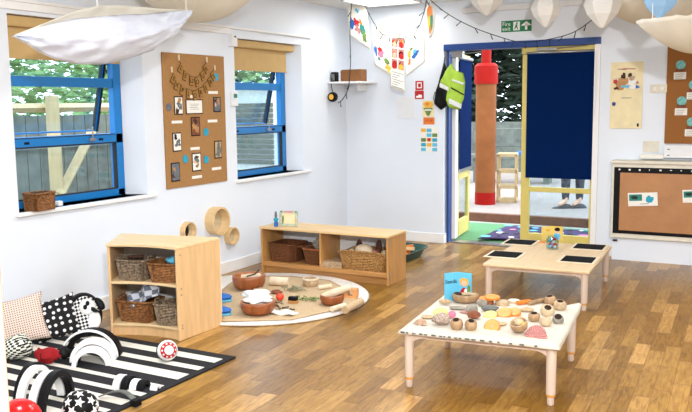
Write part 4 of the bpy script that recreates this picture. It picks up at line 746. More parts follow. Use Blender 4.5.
# penguin cushion
t = thing('penguin_cushion', 'checked penguin shaped cushion leaning on the wall beside the curved shelf', 'cushion', (-4.01, 3.655, RZ + .006), 0, rot=(R(-16), R(-2), R(38)))
def pad(name, outline, th, y0, m, par=t):
    cx = sum(p[0] for p in outline) / len(outline); cz_ = sum(p[1] for p in outline) / len(outline); o = MB(); n = len(outline)
    for sg in (-1, 1):
        def fn(u, v): p = outline[int(round(u * n)) % n]; return (cx + (p[0] - cx) * v, y0 + sg * th / 2 * math.sqrt(max(0, 1 - v ** 3)), cz_ + (p[1] - cz_) * v)
        o.grid(fn, n, 8, True)
    return o.build(name, m, par, smooth=True)
def ell(cx, cz_, rx, rz_, n=28, tw=0): return [(cx + rx * math.cos(2 * PI * k / n) * math.cos(tw) - rz_ * math.sin(2 * PI * k / n) * math.sin(tw), cz_ + rx * math.cos(2 * PI * k / n) * math.sin(tw) + rz_ * math.sin(2 * PI * k / n) * math.cos(tw)) for k in range(n)]
t.scale = (.88, .88, .88)
pad('body', ell(0, .15, .14, .17, 36), .11, 0, 'black'); pad('chest', ell(.012, .145, .115, .15, 36), .07, -.03, 'check'); pad('face', ell(.042, .205, .062, .062), .045, -.058, 'starw'); pad('belly', ell(.085, .105, .05, .07), .04, -.05, 'starw')
for x, z in ((.03, .205), (.048, .232)): pad('eye', ell(x, z, .015, .019, 14), .02, -.08, 'black')
pad('beak', [(.072, .205), (.092, .2), (.125, .172), (.11, .158), (.085, .165), (.068, .18)], .035, -.075, 'black'); pad('wing', ell(.125, .225, .03, .055, 20, .6), .05, -.02, 'black')
# plush toys
c = AZ(20, 362, RZ); t = thing('checked_plush', 'black and white checked plush toy with a dark eye in front of the beige cushion', 'plush toy', (c.x - .07, c.y + .04, RZ)); t.scale = (.82, .82, .72); MB().ball(.10, .12, .10, .095, bumpy=.15, seed=3).build('body', 'check_s', t, smooth=True); MB().ball(.018, .012, .014, .155, cx=.075, cy=.0, seg=12).build('eye', 'black', t, smooth=True); MB().ball(.04, .05, .03, .165, cx=-.03, cy=.05).build('ear', 'check_s', t, smooth=True)
c = AZ(44, 366, RZ); t = thing('ladybird_plush', 'red and black plush toy lying in front of the polka dot cushion', 'plush toy', (c.x - .02, c.y + .05, RZ), R(30)); t.scale = (.72, .8, .85); MB().ball(.10, .06, .05, .055, bumpy=.5, seed=6, seg=28).build('body', 'plushred', t, smooth=True); MB().ball(.052, .045, .045, .07, bumpy=.3, seed=2, cx=.12, cy=.02).build('head', 'black', t, smooth=True); MB().ball(.02, .016, .05, .07, cx=-.06, cy=-.03, bumpy=.3).build('wing', 'plushred', t, smooth=True)
def arch(label, c, rout, rin, w_, m, rz, face=None, name='arch_block', tilt=0, lift=0, group=None):
    t = thing(name, label, 'arch block', (c[0], c[1], RZ + lift), 0, group, rot=(tilt, 0, rz)); o = MB(); n = 22
    def ringp(ra, rb, ya, yb):
        vs = []
        for k in range(n + 1):
            a = PI * k / n; cs, sn = math.cos(a), math.sin(a); vs += [(ra * cs, ya, ra * sn), (rb * cs, ya, rb * sn), (rb * cs, yb, rb * sn), (ra * cs, yb, ra * sn)]
        fs = [(4 * k + i, 4 * k + (i + 1) % 4, 4 * k + 4 + (i + 1) % 4, 4 * k + 4 + i) for k in range(n) for i in range(4)] + [(0, 1, 2, 3), (4 * n + 3, 4 * n + 2, 4 * n + 1, 4 * n)]; return vs, fs
    o.add(*ringp(rout, rin, 0, w_)); o.build('arch', m, t, smooth='auto', bevel=.003)
    if face: o = MB(); o.add(*ringp(rout - .001, rin + .004, -.004, 0)); o.build('face', face, t, smooth='auto')
    return t
c = AZ(97, 366, RZ); ca = Vector((c.x - .125, c.y + .085))
arch('outermost black arch of the arch set beside the penguin cushion', (ca.x - .03, ca.y + .03), .165, .135, .07, 'black', R(32)); arch('white arch just inside the outermost black arch', (ca.x - .03 + .0, ca.y - .0), .172, .160, .02, 'starw', R(32))
arch('second white arch of the arch set beside the penguin cushion', (ca.x + .045, ca.y - .045), .132, .105, .07, 'starw', R(34)); arch('black arch between the two smaller white arches', (ca.x + .07, ca.y - .07), .104, .080, .07, 'black', R(34))
arch('innermost white arch at the front of the set beside the penguin cushion', (ca.x + .105, ca.y - .115), .108, .082, .07, 'starw', R(38))
c = AZ(30, 412, RZ)
for i, (dx, dy, ro, ri, mm, lab) in enumerate([(-.17, .08, .17, .14, 'black', 'black arch at the far left of the three standing in the lower left corner'), (-.10, .04, .175, .145, 'starw', 'white arch standing between the black ones in the lower left corner'), (.035, .0, .18, .15, 'starw', 'front white arch in the lower left corner'), (.078, .02, .182, .15, 'black', 'front black arch in the lower left corner')]):
    arch(lab, (c.x + dx, c.y + dy + .10), ro, ri, .04, mm, R(114))
c = AZ(118, 389, RZ)
for i, (dx, ro, mm, lab) in enumerate([(0, .062, 'starw', 'white half round block at the left of the low row on the rug'), (.045, .060, 'black', 'black half round block next to the white one in the low row'), (.09, .046, 'starw', 'second white half round block in the low row'), (.13, .044, 'black', 'second black half round block in the low row'), (.20, .026, 'starw', 'smallest white half round block at the right end of the low row')]):
    arch(lab, (c.x + dx, c.y + .05 + dx * .22), ro, ro * .5, .04, mm, R(102), name='half_round_block')
# balls
c = AZ(164, 362, RZ); t = thing('patterned_ball', 'small red and white patterned ball on the striped rug', 'ball', (c.x, c.y + .03, RZ + .062), 0)
MB().ball(.062, .062, .062, 0, 28, 16).build('ball_body', 'starw', t, smooth=True)
vd = (EYE - Vector((c.x, c.y, .07))).normalized(); qd = vd.to_track_quat('Z', 'Y').to_matrix().to_4x4() @ Matrix.Rotation(R(12), 4, 'Y')
o = MB(); o.M = qd; o.lathe([(math.sin(a) * .0628, math.cos(a) * .0628) for a in (.45, .6, .75, .88)], 32, cap=False); o.build('red_band', 'red', t, smooth=True)
o = MB()
for k in range(10):
    a = 2 * PI * k / 10; v = Vector((math.sin(.67) * math.cos(a), math.sin(.67) * math.sin(a), math.cos(.67))) * .0632; o.M = qd @ Matrix.Translation(v) @ Vector(v).to_track_quat('Z', 'Y').to_matrix().to_4x4(); o.lathe([(.006, 0), (.005, .001)], 8)
o.build('dots', 'starw', t); o = MB(); o.M = qd; o.lathe([(math.sin(a) * .0628, math.cos(a) * .0628) for a in (1.35, 1.5, 1.65)], 32, cap=False); o.build('black_band', 'black', t, smooth=True)
c = AZ(73, 428, RZ); t = thing('star_ball', 'black ball with white stars at the lower edge of the striped rug', 'ball', (c.x, c.y + .05, RZ + .082)); MB().ball(.084, .084, .082, 0, 30, 18).build('ball_body', 'black', t, smooth=True)
vd = (EYE - Vector(t.location)).normalized(); q0 = vd.to_track_quat('Z', 'Y').to_matrix(); o = MB()
for (a, b) in ((.75, .5), (.3, 1.7), (.85, 1.6), (.85, 2.6), (.5, 3.4), (.9, -.3), (1.3, 1.0), (1.3, 2.1), (.5, -1.4), (1.2, .1), (1.2, 3.2)):
    v = q0 @ Vector((math.sin(a) * math.cos(b), math.sin(a) * math.sin(b), math.cos(a))); e = v.to_track_quat('Z', 'Y').to_matrix()
    pts = []
    for k in range(10):
        r_ = .026 if k % 2 == 0 else .011; u = e @ Vector((r_ * math.sin(k * PI / 5 + a), r_ * math.cos(k * PI / 5 + a), .0)); w_ = (v * .084 + u).normalized() * .0856; pts.append(tuple(w_))
    cc = tuple(v * .0862); o.add(pts + [cc], [(i, (i + 1) % 10, 10) for i in range(10)])
o.build('stars', 'starw', t)
c = AZ(118, 402, RZ); t = thing('ribbon_stick', 'dark curved strap lying right of the star ball', 'strap', (c.x, c.y, RZ)); o = MB(); o.grid(lambda u, v: (-.12 + .25 * u, -.016 + .032 * v + .03 * math.sin(PI * u), .012 + .035 * math.sin(PI * u)), 16, 3); o.build('strap', 'dkstone', t, smooth=True, solid=.006); MB().box(.1, .14, -.02, .025, .0, .035).build('strap_end', 'black', t, bevel=.004)
c = AZ(16, 425, RZ); t = tag(MB().ball(.10, .10, .10, .10, 28, 16).build('red_balloon', 'redgloss', None, smooth=True, loc=(-2.97, 2.31, RZ)), 'glossy red ball partly cut off at the lower left corner', 'ball')
# ------------------------------------------------------------------ left wall fittings
def lwthing(name, label, cat, px, py): c = AX(px, py); return thing(name, label, cat, (XL, c.y, c.z), PI / 2)
# in these, local x runs along the wall away from the camera, -y comes out of the wall
a, b = AX(160.5, 52.5), AX(226.5, 180); t = thing('cork_board', 'large cork board with a letter garland and photographs on the left wall', 'notice board', (XL, 0, 0), PI / 2)
Y0, Y1, Z0, Z1 = 4.99, 5.79, .835, 1.935
MB().box(Y0, Y1, -.014, -.001, Z0, Z1).build('cork_sheet', 'cork', t, bevel=.003)
def wp(px, py): c = AX(px, py, XL + .016); return c.y, c.z
def photo(px, py, w_, h, seed, lab):
    y, z = wp(px, py); p = thing('photograph', lab, 'photograph', (XL + .0145, y, z), PI / 2); MB().box(-w_ / 2, w_ / 2, -.004, -.0005, -h / 2, h / 2).build('black_mount', 'black', p)
    o = MB(); o.use(['paper', 'greycloth', 'logwood', 'paper', 'sand'][seed // 9 % 5]); o.box(-w_ / 2 + .007, w_ / 2 - .007, -.005, -.004, -h / 2 + .009, h / 2 - .009); rn = random.Random(seed)
    for k in range(7): o.use(rn.choice(['dkstone', 'black', 'brownpill', 'honey', 'skin', 'dkstone', 'greycloth'])); o.blob(rn.uniform(-.25, .25) * w_, rn.uniform(-.32, .3) * h, w_ * rn.uniform(.1, .24), h * rn.uniform(.06, .2), -.0052 - k * .0002, seed + k, rough=.8)
    o.build('picture', None, p)
for i, (px, py, w_, h, lab) in enumerate([(178.5, 105.5, .105, .15, 'black mounted photograph at the upper left of the cork board'), (217, 104.5, .10, .13, 'black mounted photograph at the upper right of the cork board'), (195.5, 126.5, .115, .16, 'brownish photograph in the middle of the cork board'), (177, 142, .105, .155, 'photograph of a round face at the middle left of the cork board'), (218, 149.5, .10, .155, 'black mounted photograph at the middle right of the cork board'), (196.5, 162, .115, .155, 'photograph at the bottom centre of the cork board'), (175.5, 172, .105, .155, 'photograph at the bottom left of the cork board')]): photo(px, py, w_, h, i * 9 + 1, lab)
y, z = wp(194.3, 106.7); p = thing('certificate', 'white certificate in a thin dark frame on the cork board', 'certificate', (XL + .0145, y, z), PI / 2); MB().box(-.11, .11, -.004, -.0005, -.062, .062).build('frame', 'brownpill', p); MB().box(-.1, .1, -.005, -.004, -.053, .053).build('sheet', 'paper', p)
o = MB(); [o.box(-.06 + .01 * (k % 2), .06 - .012 * (k % 3), -.0055, -.005, .02 - k * .014, .023 - k * .014) for k in range(4)]; o.build('lines_of_writing', 'dkstone', p)
for px, py, r_, mm, lab in [(216, 77, .034, 'cyan', 'blue paper circle beside the end of the letter garland'), (206, 132, .034, 'cyan', 'blue paper circle right of the brownish photograph'), (206.3, 159.5, .034, 'cyan', 'blue paper circle right of the bottom centre photograph'), (185.5, 159, .034, 'cyan', 'blue paper circle left of the bottom centre photograph'), (168.8, 107, .032, 'greycloth', 'lilac grey paper circle at the upper left of the cork board')]:
    y, z = wp(px, py); o = MB(); o.M = Matrix.Rotation(PI / 2, 4, 'X'); o.lathe([(r_, .0005), (r_, .003)], 24); tag(o.build('paper_circle', mm, None, loc=(XL + .0145, y, z), rot=(0, 0, PI / 2)), lab, 'paper circle')
for i, (px, py, w_, lab) in enumerate([(213, 92.5, .13, 'white label strip under the blue circle of the garland'), (192, 96.5, .12, 'white label strip above the certificate'), (177, 122, .13, 'white label strip under the upper left photograph'), (212.5, 121, .13, 'white label strip under the upper right photograph'), (195, 148.5, .12, 'white label strip under the brownish photograph'), (216.5, 168.5, .13, 'white label strip under the middle right photograph'), (197, 177, .13, 'white label strip under the bottom centre photograph')]):
    y, z = wp(px, py); tag(MB().box(-w_ / 2, w_ / 2, -.003, -.0005, -.012, .012).build('label_strip', 'paper', None, loc=(XL + .0145, y, z), rot=(0, 0, PI / 2)), lab, 'label')
M['gold'] = mat('mustard card letter', (160, 116, 44), .7)
def garland(lab, pts, letters):
    t = thing('letter_garland', lab, 'garland', (XL + .014, 0, 0), PI / 2); P = [wp(*p) for p in pts]
    MB().tube([(y, -.006, z) for y, z in P], .002, 5).build('cord', 'bark', t)
    def at(u): k = u * (len(P) - 1); i = min(int(k), len(P) - 2); f = k - i; return P[i][0] * (1 - f) + P[i + 1][0] * f, P[i][1] * (1 - f) + P[i + 1][1] * f
    for k, ch in enumerate(letters):
        u = (k + .6) / (len(letters) + .2); y, z = at(u); y2, z2 = at(min(1, u + .05)); tl = math.atan2(z2 - z, y2 - y) * .6
        o = MB(); o.M = Matrix.Translation((y, 0, z - .04)) @ Matrix.Rotation(-tl, 4, 'Y'); o.use('gold'); o.box(-.021, .021, -.012, -.008, -.036, .036); o.use('brownpill'); o.box(-.024, .024, -.0085, -.006, -.039, .039); tgo = o.build('tag', None, t, bevel=.002)
        text('letter', ch, .054, 'black', tgo, (y, -.013, z - .04), (PI / 2, -tl, 0), .0006)
    for q in (P[0], P[-1]): MB().box(q[0] - .006, q[0] + .006, -.014, -.004, q[1] - .02, q[1] + .025).build('clothes_peg', 'frame_pale', t)
garland('upper row of the mustard letter garland on the cork board', [(178, 58), (182, 69), (190, 76), (197, 77.5), (204, 69), (206, 60)], 'LEUOUR'); garland('lower row of the mustard letter garland on the cork board', [(171, 70), (175.5, 80), (184, 88), (194, 91), (203, 86), (210, 77), (214, 68)], 'EXPLORERS')
t = lwthing('thermostat', 'small white wall control with a green display beside the cork board', 'thermostat', 233, 99); MB().box(-.045, .045, -.025, 0, -.065, .065).build('casing', 'white_edge', t, bevel=.005); MB().box(-.02, .03, -.027, -.025, .01, .045).build('display', 'teal', t)
t = lwthing('wall_sensor', 'small white sensor box high on the left wall beside the further window', 'sensor', 230.5, 40); MB().box(-.04, .04, -.05, 0, -.06, .05).build('casing', 'white_edge', t, bevel=.006); MB().box(-.008, .012, -.053, -.05, .02, .034).build('lens', 'black', t)
c = AX(40, 212, -4.5); basket('window_basket', 'small brown wicker basket of pinecones on the nearer window sill', (-4.44, AX(40, 212, -4.44).y, W1[2]), PI / 2, .18, .13, .115, 'basket_br', taper=.95, handles=False)
for k in range(4): pinecone('pinecone', ['pinecone at the near end', 'second pinecone', 'third pinecone', 'pinecone at the far end'][k] + ' of the window sill basket', (-4.44, AX(40, 212, -4.44).y - .055 + k * .037, W1[2] + .085), .025, .04, 'bark')
c = AX(56, 205, -4.47); t = MB(); t.box(-.02, .02, -.02, .02, 0, .035); tag(t.build('catch_block', 'white', None, bevel=.005, loc=(-4.49, AX(59, 205, -4.49).y, W1[2])), 'small white block beside the basket on the window sill', 'block')
# ------------------------------------------------------------------ back wall fittings (front of things faces -y)
def bwq(px, py, y=YB): c = AY(px, py, y); return c
SZ = AY(360, 81, 7.62).z; t = thing('wall_shelf', 'small white shelf high in the corner with a cardboard box', 'shelf', (0, 0, 0)); bx('board', 'white', XL + .004, AY(377, 83, 8.02).x, 7.62, YB - .001, SZ - .02, SZ, t, .003); MB().box(-4.2, -4.18, YB - .2, YB, SZ - .1, SZ - .02).build('bracket', 'white', t)
t = thing('cardboard_box', 'brown cardboard box on the small corner shelf', 'box', (AY(354, 76, 7.72).x, 7.72, SZ + .001), R(-4)); o = MB(); o.box(-.125, .125, -.06, .06, 0, .125); o.build('box_body', 'card', t, bevel=.002); MB().box(-.13, .13, -.066, -.06, .005, .115).build('front_flap', 'card', t)
t = thing('small_speaker', 'small black speaker at the left end of the corner shelf', 'speaker', (-4.405, 7.71, SZ + .001)); MB().box(-.028, .028, -.04, .04, 0, .105).build('case', 'black', t, bevel=.006); MB().box(-.02, .02, -.042, -.04, .015, .085).build('grille', 'dkstone', t)
c = bwq(333, 97, YB - .12); t = thing('hanging_torch', 'black round torch with a yellow ring hanging below the corner shelf', 'torch', tuple(AX(333, 97, XL + .06))); o = MB(); o.M = Matrix.Rotation(PI / 2, 4, 'X'); o.lathe([(.02, -.03), (.05, -.02), (.055, .0), (.05, .03), (.02, .035)], 20); o.build('body', 'black', t, smooth='auto'); o = MB(); o.M = Matrix.Rotation(PI / 2, 4, 'X'); o.lathe([(.025, .036), (.03, .04), (.018, .04)], 16); o.build('ring', 'amber', t); MB().tube([(-.0, 0, .05), (-.02, 0, .12), (-.01, 0, .2)], .004, 6).build('cord', 'black', t, smooth=True)
SY = 7.72
def hanging_sheet(name, label, quad, Y, m='paper', blobs=(), cat='painting', extra=None, curl=.02, pegs=None):
    Q = [AY(px, py, Y) for px, py in quad]   # tl tr br bl
    c = (Q[0] + Q[1]) / 2; t = thing(name, label, cat, tuple(c)); q = [v - c for v in Q]
    def at(u, v, off=0): p = q[0].lerp(q[1], u).lerp(q[3].lerp(q[2], u), v); return (p.x, -off + curl * math.sin(v * 3) * (u - .5), p.z)
    o = MB(); o.grid(lambda u, v: at(u, v), 10, 14); o.build('sheet', m, t, smooth=True, solid=.0016); o = MB()
    for i, (mm, u, v, ru, rv) in enumerate(blobs):
        pts = []
        for k in range(14):
            a = 2 * PI * k / 14; r_ = .8 + .6 * noise.noise(Vector((math.cos(a) * 1.7 + i * 5, math.sin(a) * 1.7, i))); pts.append(at(u + ru * r_ * math.cos(a), v + rv * r_ * math.sin(a), .002 + .0003 * i))
        o.use(mm); o.flat(pts)
    if o.f: o.build('paint', None, t)
    for u in (pegs or ()): p = at(u, 0); MB().box(p[0] - .006, p[0] + .006, -.014, .008, p[2] - .03, p[2] + .035).build('clothes_peg', 'honey_top', t)
    if extra: extra(t, at)
    return t
hanging_sheet('painting', 'child painting of a blue and red figure, leftmost sheet on the string', [(347, -9), (365, -5), (370.5, 50), (349, 35)], SY, blobs=[('skyblue', .5, .36, .14, .05), ('red', .4, .62, .2, .1), ('midblue', .2, .68, .12, .16), ('rose', .45, .75, .18, .12), ('teal', .7, .7, .14, .16), ('leaf', .75, .82, .12, .14), ('orange', .62, .55, .1, .06)], pegs=(.9,))
hanging_sheet('painting', 'child painting with pink and yellow blots, second sheet on the string', [(372, 24), (391, 36), (391, 75), (375, 66)], SY, blobs=[('midblue', .15, .6, .12, .14), ('pink', .42, .6, .2, .14), ('red', .38, .5, .14, .08), ('amber', .8, .85, .2, .14), ('leaf', .75, .72, .16, .1), ('yellow', .85, .95, .1, .06), ('teal', .3, .75, .1, .05)], pegs=(.5,))
def collage(t, at):
    o = MB(); rn = random.Random(4)
    for r_ in range(3):
        for k in range(2):
            u0, v0 = .06 + .48 * k, .03 + .2 * r_; o.use('rose'); o.flat([at(u0, v0, .002), at(u0 + .4, v0, .002), at(u0 + .4, v0 + .17, .002), at(u0, v0 + .17, .002)])
            for j in range(5): o.use(rn.choice(['red', 'black', 'amber', 'red', 'skin'])); o.flat([at(min(u0 + .4, max(u0, u0 + .2 + .15 * math.cos(q) + rn.uniform(-.05, .05))), v0 + .085 + .06 * math.sin(q) + .01 * j, .0024 + .0003 * j) for q in [x * .9 for x in range(7)]])
    for k in range(7): o.use('dkstone'); o.flat([at(.1, .67 + k * .045, .002), at(.9 - .2 * (k % 3), .67 + k * .045, .002), at(.9 - .2 * (k % 3), .68 + k * .045, .002), at(.1, .68 + k * .045, .002)])
    o.build('photo_grid', None, t)
hanging_sheet('photo_sheet', 'narrow sheet of red photographs with lines of text, third on the string', [(391, 36), (405, 37), (404.5, 93), (391, 88)], SY, extra=collage, cat='photo sheet', curl=0, pegs=(.6,))
hanging_sheet('painting', 'child painting with yellow and blue blots, fourth sheet on the string', [(405.5, 38), (424, 24), (425, 62), (407, 76)], SY, blobs=[('amber', .2, .5, .12, .14), ('orange', .18, .7, .08, .1), ('midblue', .5, .6, .2, .1), ('skyblue', .45, .52, .12, .08), ('leaf', .3, .4, .08, .05)])
# oval orange hanging
c = AY(430, 20, SY); t = thing('leaf_painting', 'oval paper with orange and green paint hanging at the joint of the strings', 'painting', tuple(c)); o = MB(); o.grid(lambda u, v: (.055 * math.cos(2 * PI * u) * v, 0.004 * v, .18 * math.sin(2 * PI * u) * v), 28, 4, True); o.build('sheet', 'paper', t, smooth=True, solid=.0016); o = MB().use('orange'); o.blob(-.005, .06, .03, .09, -.003, 1); o.use('leaf'); o.blob(.012, -.03, .018, .08, -.0035, 2); o.use('teal'); o.blob(.02, .0, .012, .05, -.004, 3); o.use('amber'); o.blob(-.01, -.02, .014, .06, -.0045, 4); o.use('orange'); o.blob(0, -.1, .012, .04, -.005, 5); o.build('paint', None, t)
# strings of lights
def lights(lab, pts, nb, Y, seed):
    t = thing('string_lights', lab, 'string lights', (0, 0, 0)); P = []
    V = [AY(px, py, Y) for px, py in pts]
    for i in range(len(V) - 1):
        for k in range(6):
            p0_, p1_, p2_, p3_ = V[max(i - 1, 0)], V[i], V[i + 1], V[min(i + 2, len(V) - 1)]; s = k / 6
            P.append(.5 * ((2 * p1_) + (p2_ - p0_) * s + (2 * p0_ - 5 * p1_ + 4 * p2_ - p3_) * s * s + (3 * p1_ - p0_ - 3 * p2_ + p3_) * s ** 3))
    P.append(V[-1]); MB().tube(P, .0045, 6).build('flex', 'thread', t, smooth=True); rn = random.Random(seed)
    for k in range(nb):
        p = P[int((k + .5) / nb * (len(P) - 1))]; a = rn.uniform(-2.6, -.6); d = Vector((math.cos(a), -.2, math.sin(a))).normalized(); MB().tube([p, p + d * .03, p + d * .062], lambda q: .0035 + .002 * q, 6).build('bulb', 'thread', t, smooth=True)
    return t
lights('string of dark fairy lights sagging above the hung paintings', [(360, -6), (369, 14), (381, 33), (392, 36), (404, 38), (417, 30), (424, 12), (427, -3)], 11, SY - .02, 1)
lights('string of dark fairy lights sagging over the door from the paintings to the lanterns', [(427, -3), (445, 12), (470, 26), (500, 37), (521, 42), (545, 40), (572, 33), (592, 20), (606, 8), (616, -8)], 18, SY - .03, 2)
lights('dark flex running down in the corner past the small shelf', [(352, -3), (350, 30), (350.5, 62), (349, 84), (347, 92), (342, 100), (338, 103)], 5, 7.6, 3)
# signs and notices between paintings and door
def sign(name, label, cat, x0, x1, y0, y1, m, Y=YB, th=.004):
    A, B = bwq(x0, y0, Y), bwq(x1, y1, Y); c = (A + B) / 2; w_, h = abs(B.x - A.x), abs(A.z - B.z); t = thing(name, label, cat, (c.x, Y, c.z)); MB().box(-w_ / 2, w_ / 2, -th, -.0005, -h / 2, h / 2).build('panel', m, t); return t, w_, h
t, w_, h = sign('exit_sign', 'green and white fire exit sign above the door', 'sign', 501.5, 531.5, 21.3, 30.8, 'green'); t.location.z -= .0
text('lettering', 'Fire', h * .5, 'starw', t, (-w_ * .33, -.0045, h * .2)); text('lettering', 'exit', h * .5, 'starw', t, (-w_ * .33, -.0045, -h * .22))
o = MB(); o.box(-w_ * .1, w_ * .12, -.0046, -.004, -h * .38, h * .38); o.build('door_pictogram', 'starw', t); o = MB(); o.M = Matrix.Translation((0, -.0005, 0)); k = w_ * .01
o.blob(.02 * w_, h * .25, h * .08, h * .08, -.0047, 1, rough=0); o.flat([(-.02 * w_, -.0047, h * .15), (.04 * w_, -.0047, h * .15), (.03 * w_, -.0047, -h * .05), (.07 * w_, -.0047, -h * .3), (.045 * w_, -.0047, -h * .32), (0, -.0047, -h * .1), (-.05 * w_, -.0047, -h * .3), (-.07 * w_, -.0047, -h * .28), (-.03 * w_, -.0047, 0)]); o.build('running_figure', 'green', t)
o = MB(); x = w_ * .33; o.box(x - .012, x + .012, -.0046, -.004, -h * .36, h * .1); o.add([(x - .055, -.0046, 0), (x + .055, -.0046, 0), (x, -.0046, h * .4), ], [(0, 1, 2)]); o.build('arrow', 'starw', t)
t, w_, h = sign('fire_action_sign', 'small red sign with a call point symbol, upper of the two beside the door', 'sign', 415.5, 423.5, 81, 90, 'red'); o = MB(); o.box(-w_ * .3, w_ * .3, -.0046, -.004, -h * .3, h * .35); o.build('white_square', 'starw', t); o = MB(); o.box(-w_ * .16, w_ * .2, -.0052, -.0046, -h * .2, h * .22); o.build('symbol', 'red', t)
t, w_, h = sign('fire_action_sign', 'small red sign with a white flag shape, lower of the two beside the door', 'sign', 415, 423.8, 90.8, 99, 'red'); o = MB(); o.flat([(-w_ * .35, -.0046, -h * .35), (w_ * .3, -.0046, -h * .35), (w_ * .3, -.0046, h * .0), (-w_ * .1, -.0046, h * .05), (-w_ * .1, -.0046, -h * .1), (-w_ * .35, -.0046, -h * .12)]); o.build('symbol', 'starw', t)
t, w_, h = sign('notice', 'small leaflet with an orange top and green shield beside the door', 'notice', 422.5, 434, 100.5, 117, 'cream'); o = MB().use('amber'); o.blob(0, h * .25, w_ * .42, h * .2, -.0044, 1); o.use('orange'); o.blob(-.01, h * .28, w_ * .18, h * .08, -.0048, 2); o.use('leaf'); o.flat([(-w_ * .42, -.0047, h * .05), (-w_ * .1, -.0047, -h * .42), (w_ * .1, -.0047, -h * .42), (w_ * .42, -.0047, h * .05)]); o.use('paper'); o.box(-w_ * .3, w_ * .3, -.0056, -.005, -h * .12, -h * .03); o.build('print', None, t)
t, w_, h = sign('notice', 'small orange tag hanging below the shield leaflet', 'notice', 423.5, 434.5, 117.5, 124.5, 'orange'); text('lettering', 'STOP', h * .5, 'red', t, (0, -.0045, 0))
t, w_, h = sign('notice', 'pale chart of coloured boxes below the orange tag', 'notice', 420.5, 438, 127, 152.5, 'paper'); o = MB(); rn = random.Random(9)
for r_ in range(5):
    for k in range(3): o.use(['amber', 'skyblue', 'paper', 'skyblue', 'leaf', 'amber', 'cyan'][(r_ * 2 + k) % 7]); o.box(w_ * (-.46 + .32 * k), w_ * (-.18 + .32 * k), -.0046, -.004, h * (.3 - .19 * r_), h * (.44 - .19 * r_))
o.use('red'); o.blob(0, 0, .02, .02, -.005, 4); o.build('print', None, t)
t, w_, h = sign('notice', 'plain white sheet of paper on the back wall left of the red signs', 'notice', 397, 414, 97, 118, 'white_edge'); 
# calendar poster right of the door
t = thing('wall_poster', 'cream two part poster with two cartoon reindeer right of the door', 'poster', (0, 0, 0)); A, B = bwq(611, 62.5), bwq(641.5, 128.5); Mz = bwq(625, 101.5).z
bx('upper_sheet', 'cream', A.x, B.x, YB - .004, YB - .0005, Mz, A.z, t); bx('lower_sheet', 'cream', A.x + .006, B.x, YB - .012, YB - .004, B.z, Mz + .005, t); o = MB(); cx_ = (A.x + B.x) / 2; cz_ = (A.z + Mz) / 2
for i, (mm, x, z, rx, rz_) in enumerate([('rose', 0, .12, .09, .008), ('frame_pale', -.01, 0, .1, .06), ('honey', -.03, .0, .05, .035), ('brownpill', -.03, .055, .022, .028), ('brownpill', .03, .06, .02, .022), ('honey', -.06, -.04, .04, .04), ('starw', .05, .0, .035, .04), ('sand', .05, .03, .028, .02), ('red', -.1, .0, .02, .022), ('skyblue', .0, -.045, .06, .012), ('midblue', .09, -.05, .03, .014), ('brownpill', -.09, -.06, .025, .012), ('starw', .06, -.05, .03, .02), ('rose', .1, -.01, .012, .012)]):
    o.use(mm); o.blob(cx_ + x, cz_ + z, rx, rz_, YB - .0045 - i * .0004, i, rough=.7)
o.use('dkstone'); o.box(cx_ - .04, cx_ + .05, YB - .0048, YB - .004, Mz + .03, Mz + .036); o.build('illustration', None, t)
o = MB().use('navy'); c = bwq(613, 104); o.blob(c.x + .01, c.z, .018, .02, YB - .0125, 2, rough=.1); o.use('black'); c = bwq(638, 125); o.blob(c.x, c.z, .01, .018, YB - .0125, 3); o.build('stickers', None, t)
t, w_, h = sign('switch_plate', 'cream double socket plate right of the reindeer poster', 'switch', 650.5, 667, 84.5, 92.5, 'cream_edge', th=.015)
for s_ in (-1, 1): MB().box(s_ * w_ * .22 - .012, s_ * w_ * .22 + .012, -.019, -.015, -.014, .014).build('rocker', 'white', t, bevel=.002)
# cork board right
A, B = bwq(668, 46), bwq(668, 143.5); t = thing('cork_board', 'brown cork board with paper cupcakes at the right edge of the picture', 'notice board', (0, 0, 0)); bx('cork_sheet', 'darkcork', A.x, A.x + 1.2, YB - .014, YB - .001, B.z, A.z, t)
def cup(px, py, lab, s=1):
    c = bwq(px, py); t = thing('cupcake_cutout', lab, 'paper cutout', (c.x, YB - .0155, c.z)); o = MB(); o.M = Matrix.Rotation(PI / 2, 4, 'X'); o.lathe([(.042 * s, 0), (.042 * s, .004)], 18); o.build('round_top', mat('mint paper', (120, 190, 186), .7, var=.25, scale=50), t)
    MB().box(-.038, .038, -.004, 0, -.085, -.035).build('brown_middle', 'logwood', t); o = MB(); o.box(-.056, .05, -.006, -.004, -.13, -.066); o.build('paper_case', 'paper', t); o = MB(); [o.box(-.045, .035 - .01 * k, -.0066, -.006, -.085 - .018 * k, -.081 - .018 * k) for k in range(3)]; o.build('writing', 'dkstone', t)
cup(681, 65, 'paper cupcake at the upper left of the right cork board'); cup(682, 101, 'paper cupcake in the middle left of the right cork board'); cup(692, 122, 'paper cupcake at the lower right edge, cut off by the picture'); cup(694, 85, 'paper cupcake right of the upper one, cut off by the picture')
A, B = bwq(665.5, 144.5), bwq(700, 160); t = thing('metal_wall_box', 'white metal box on the wall under the right cork board', 'wall box', (0, 0, 0)); bx('casing', 'white_edge', A.x, A.x + .7, YB - .09, YB, B.z + .02, A.z, t, .004)
for z in (A.z - .045, A.z - .1): MB().box(A.x + .03, A.x + .05, YB - .093, YB - .09, z, z + .01).build('screw', 'dkstone', t)
A = bwq(641, 154.5); B = bwq(665, 159.5); tag(bx('paper_roll', 'paper', A.x, B.x, YB - .1, YB - .03, B.z + .008, A.z + .01, None, .01), 'white folded paper pad lying on the ledge of the framed panel', 'paper')
t, w_, h = sign('wall_tile', 'faint cream square patch above the paper pad', 'notice', 643, 659, 141, 152.5, 'cream_edge', th=.003)
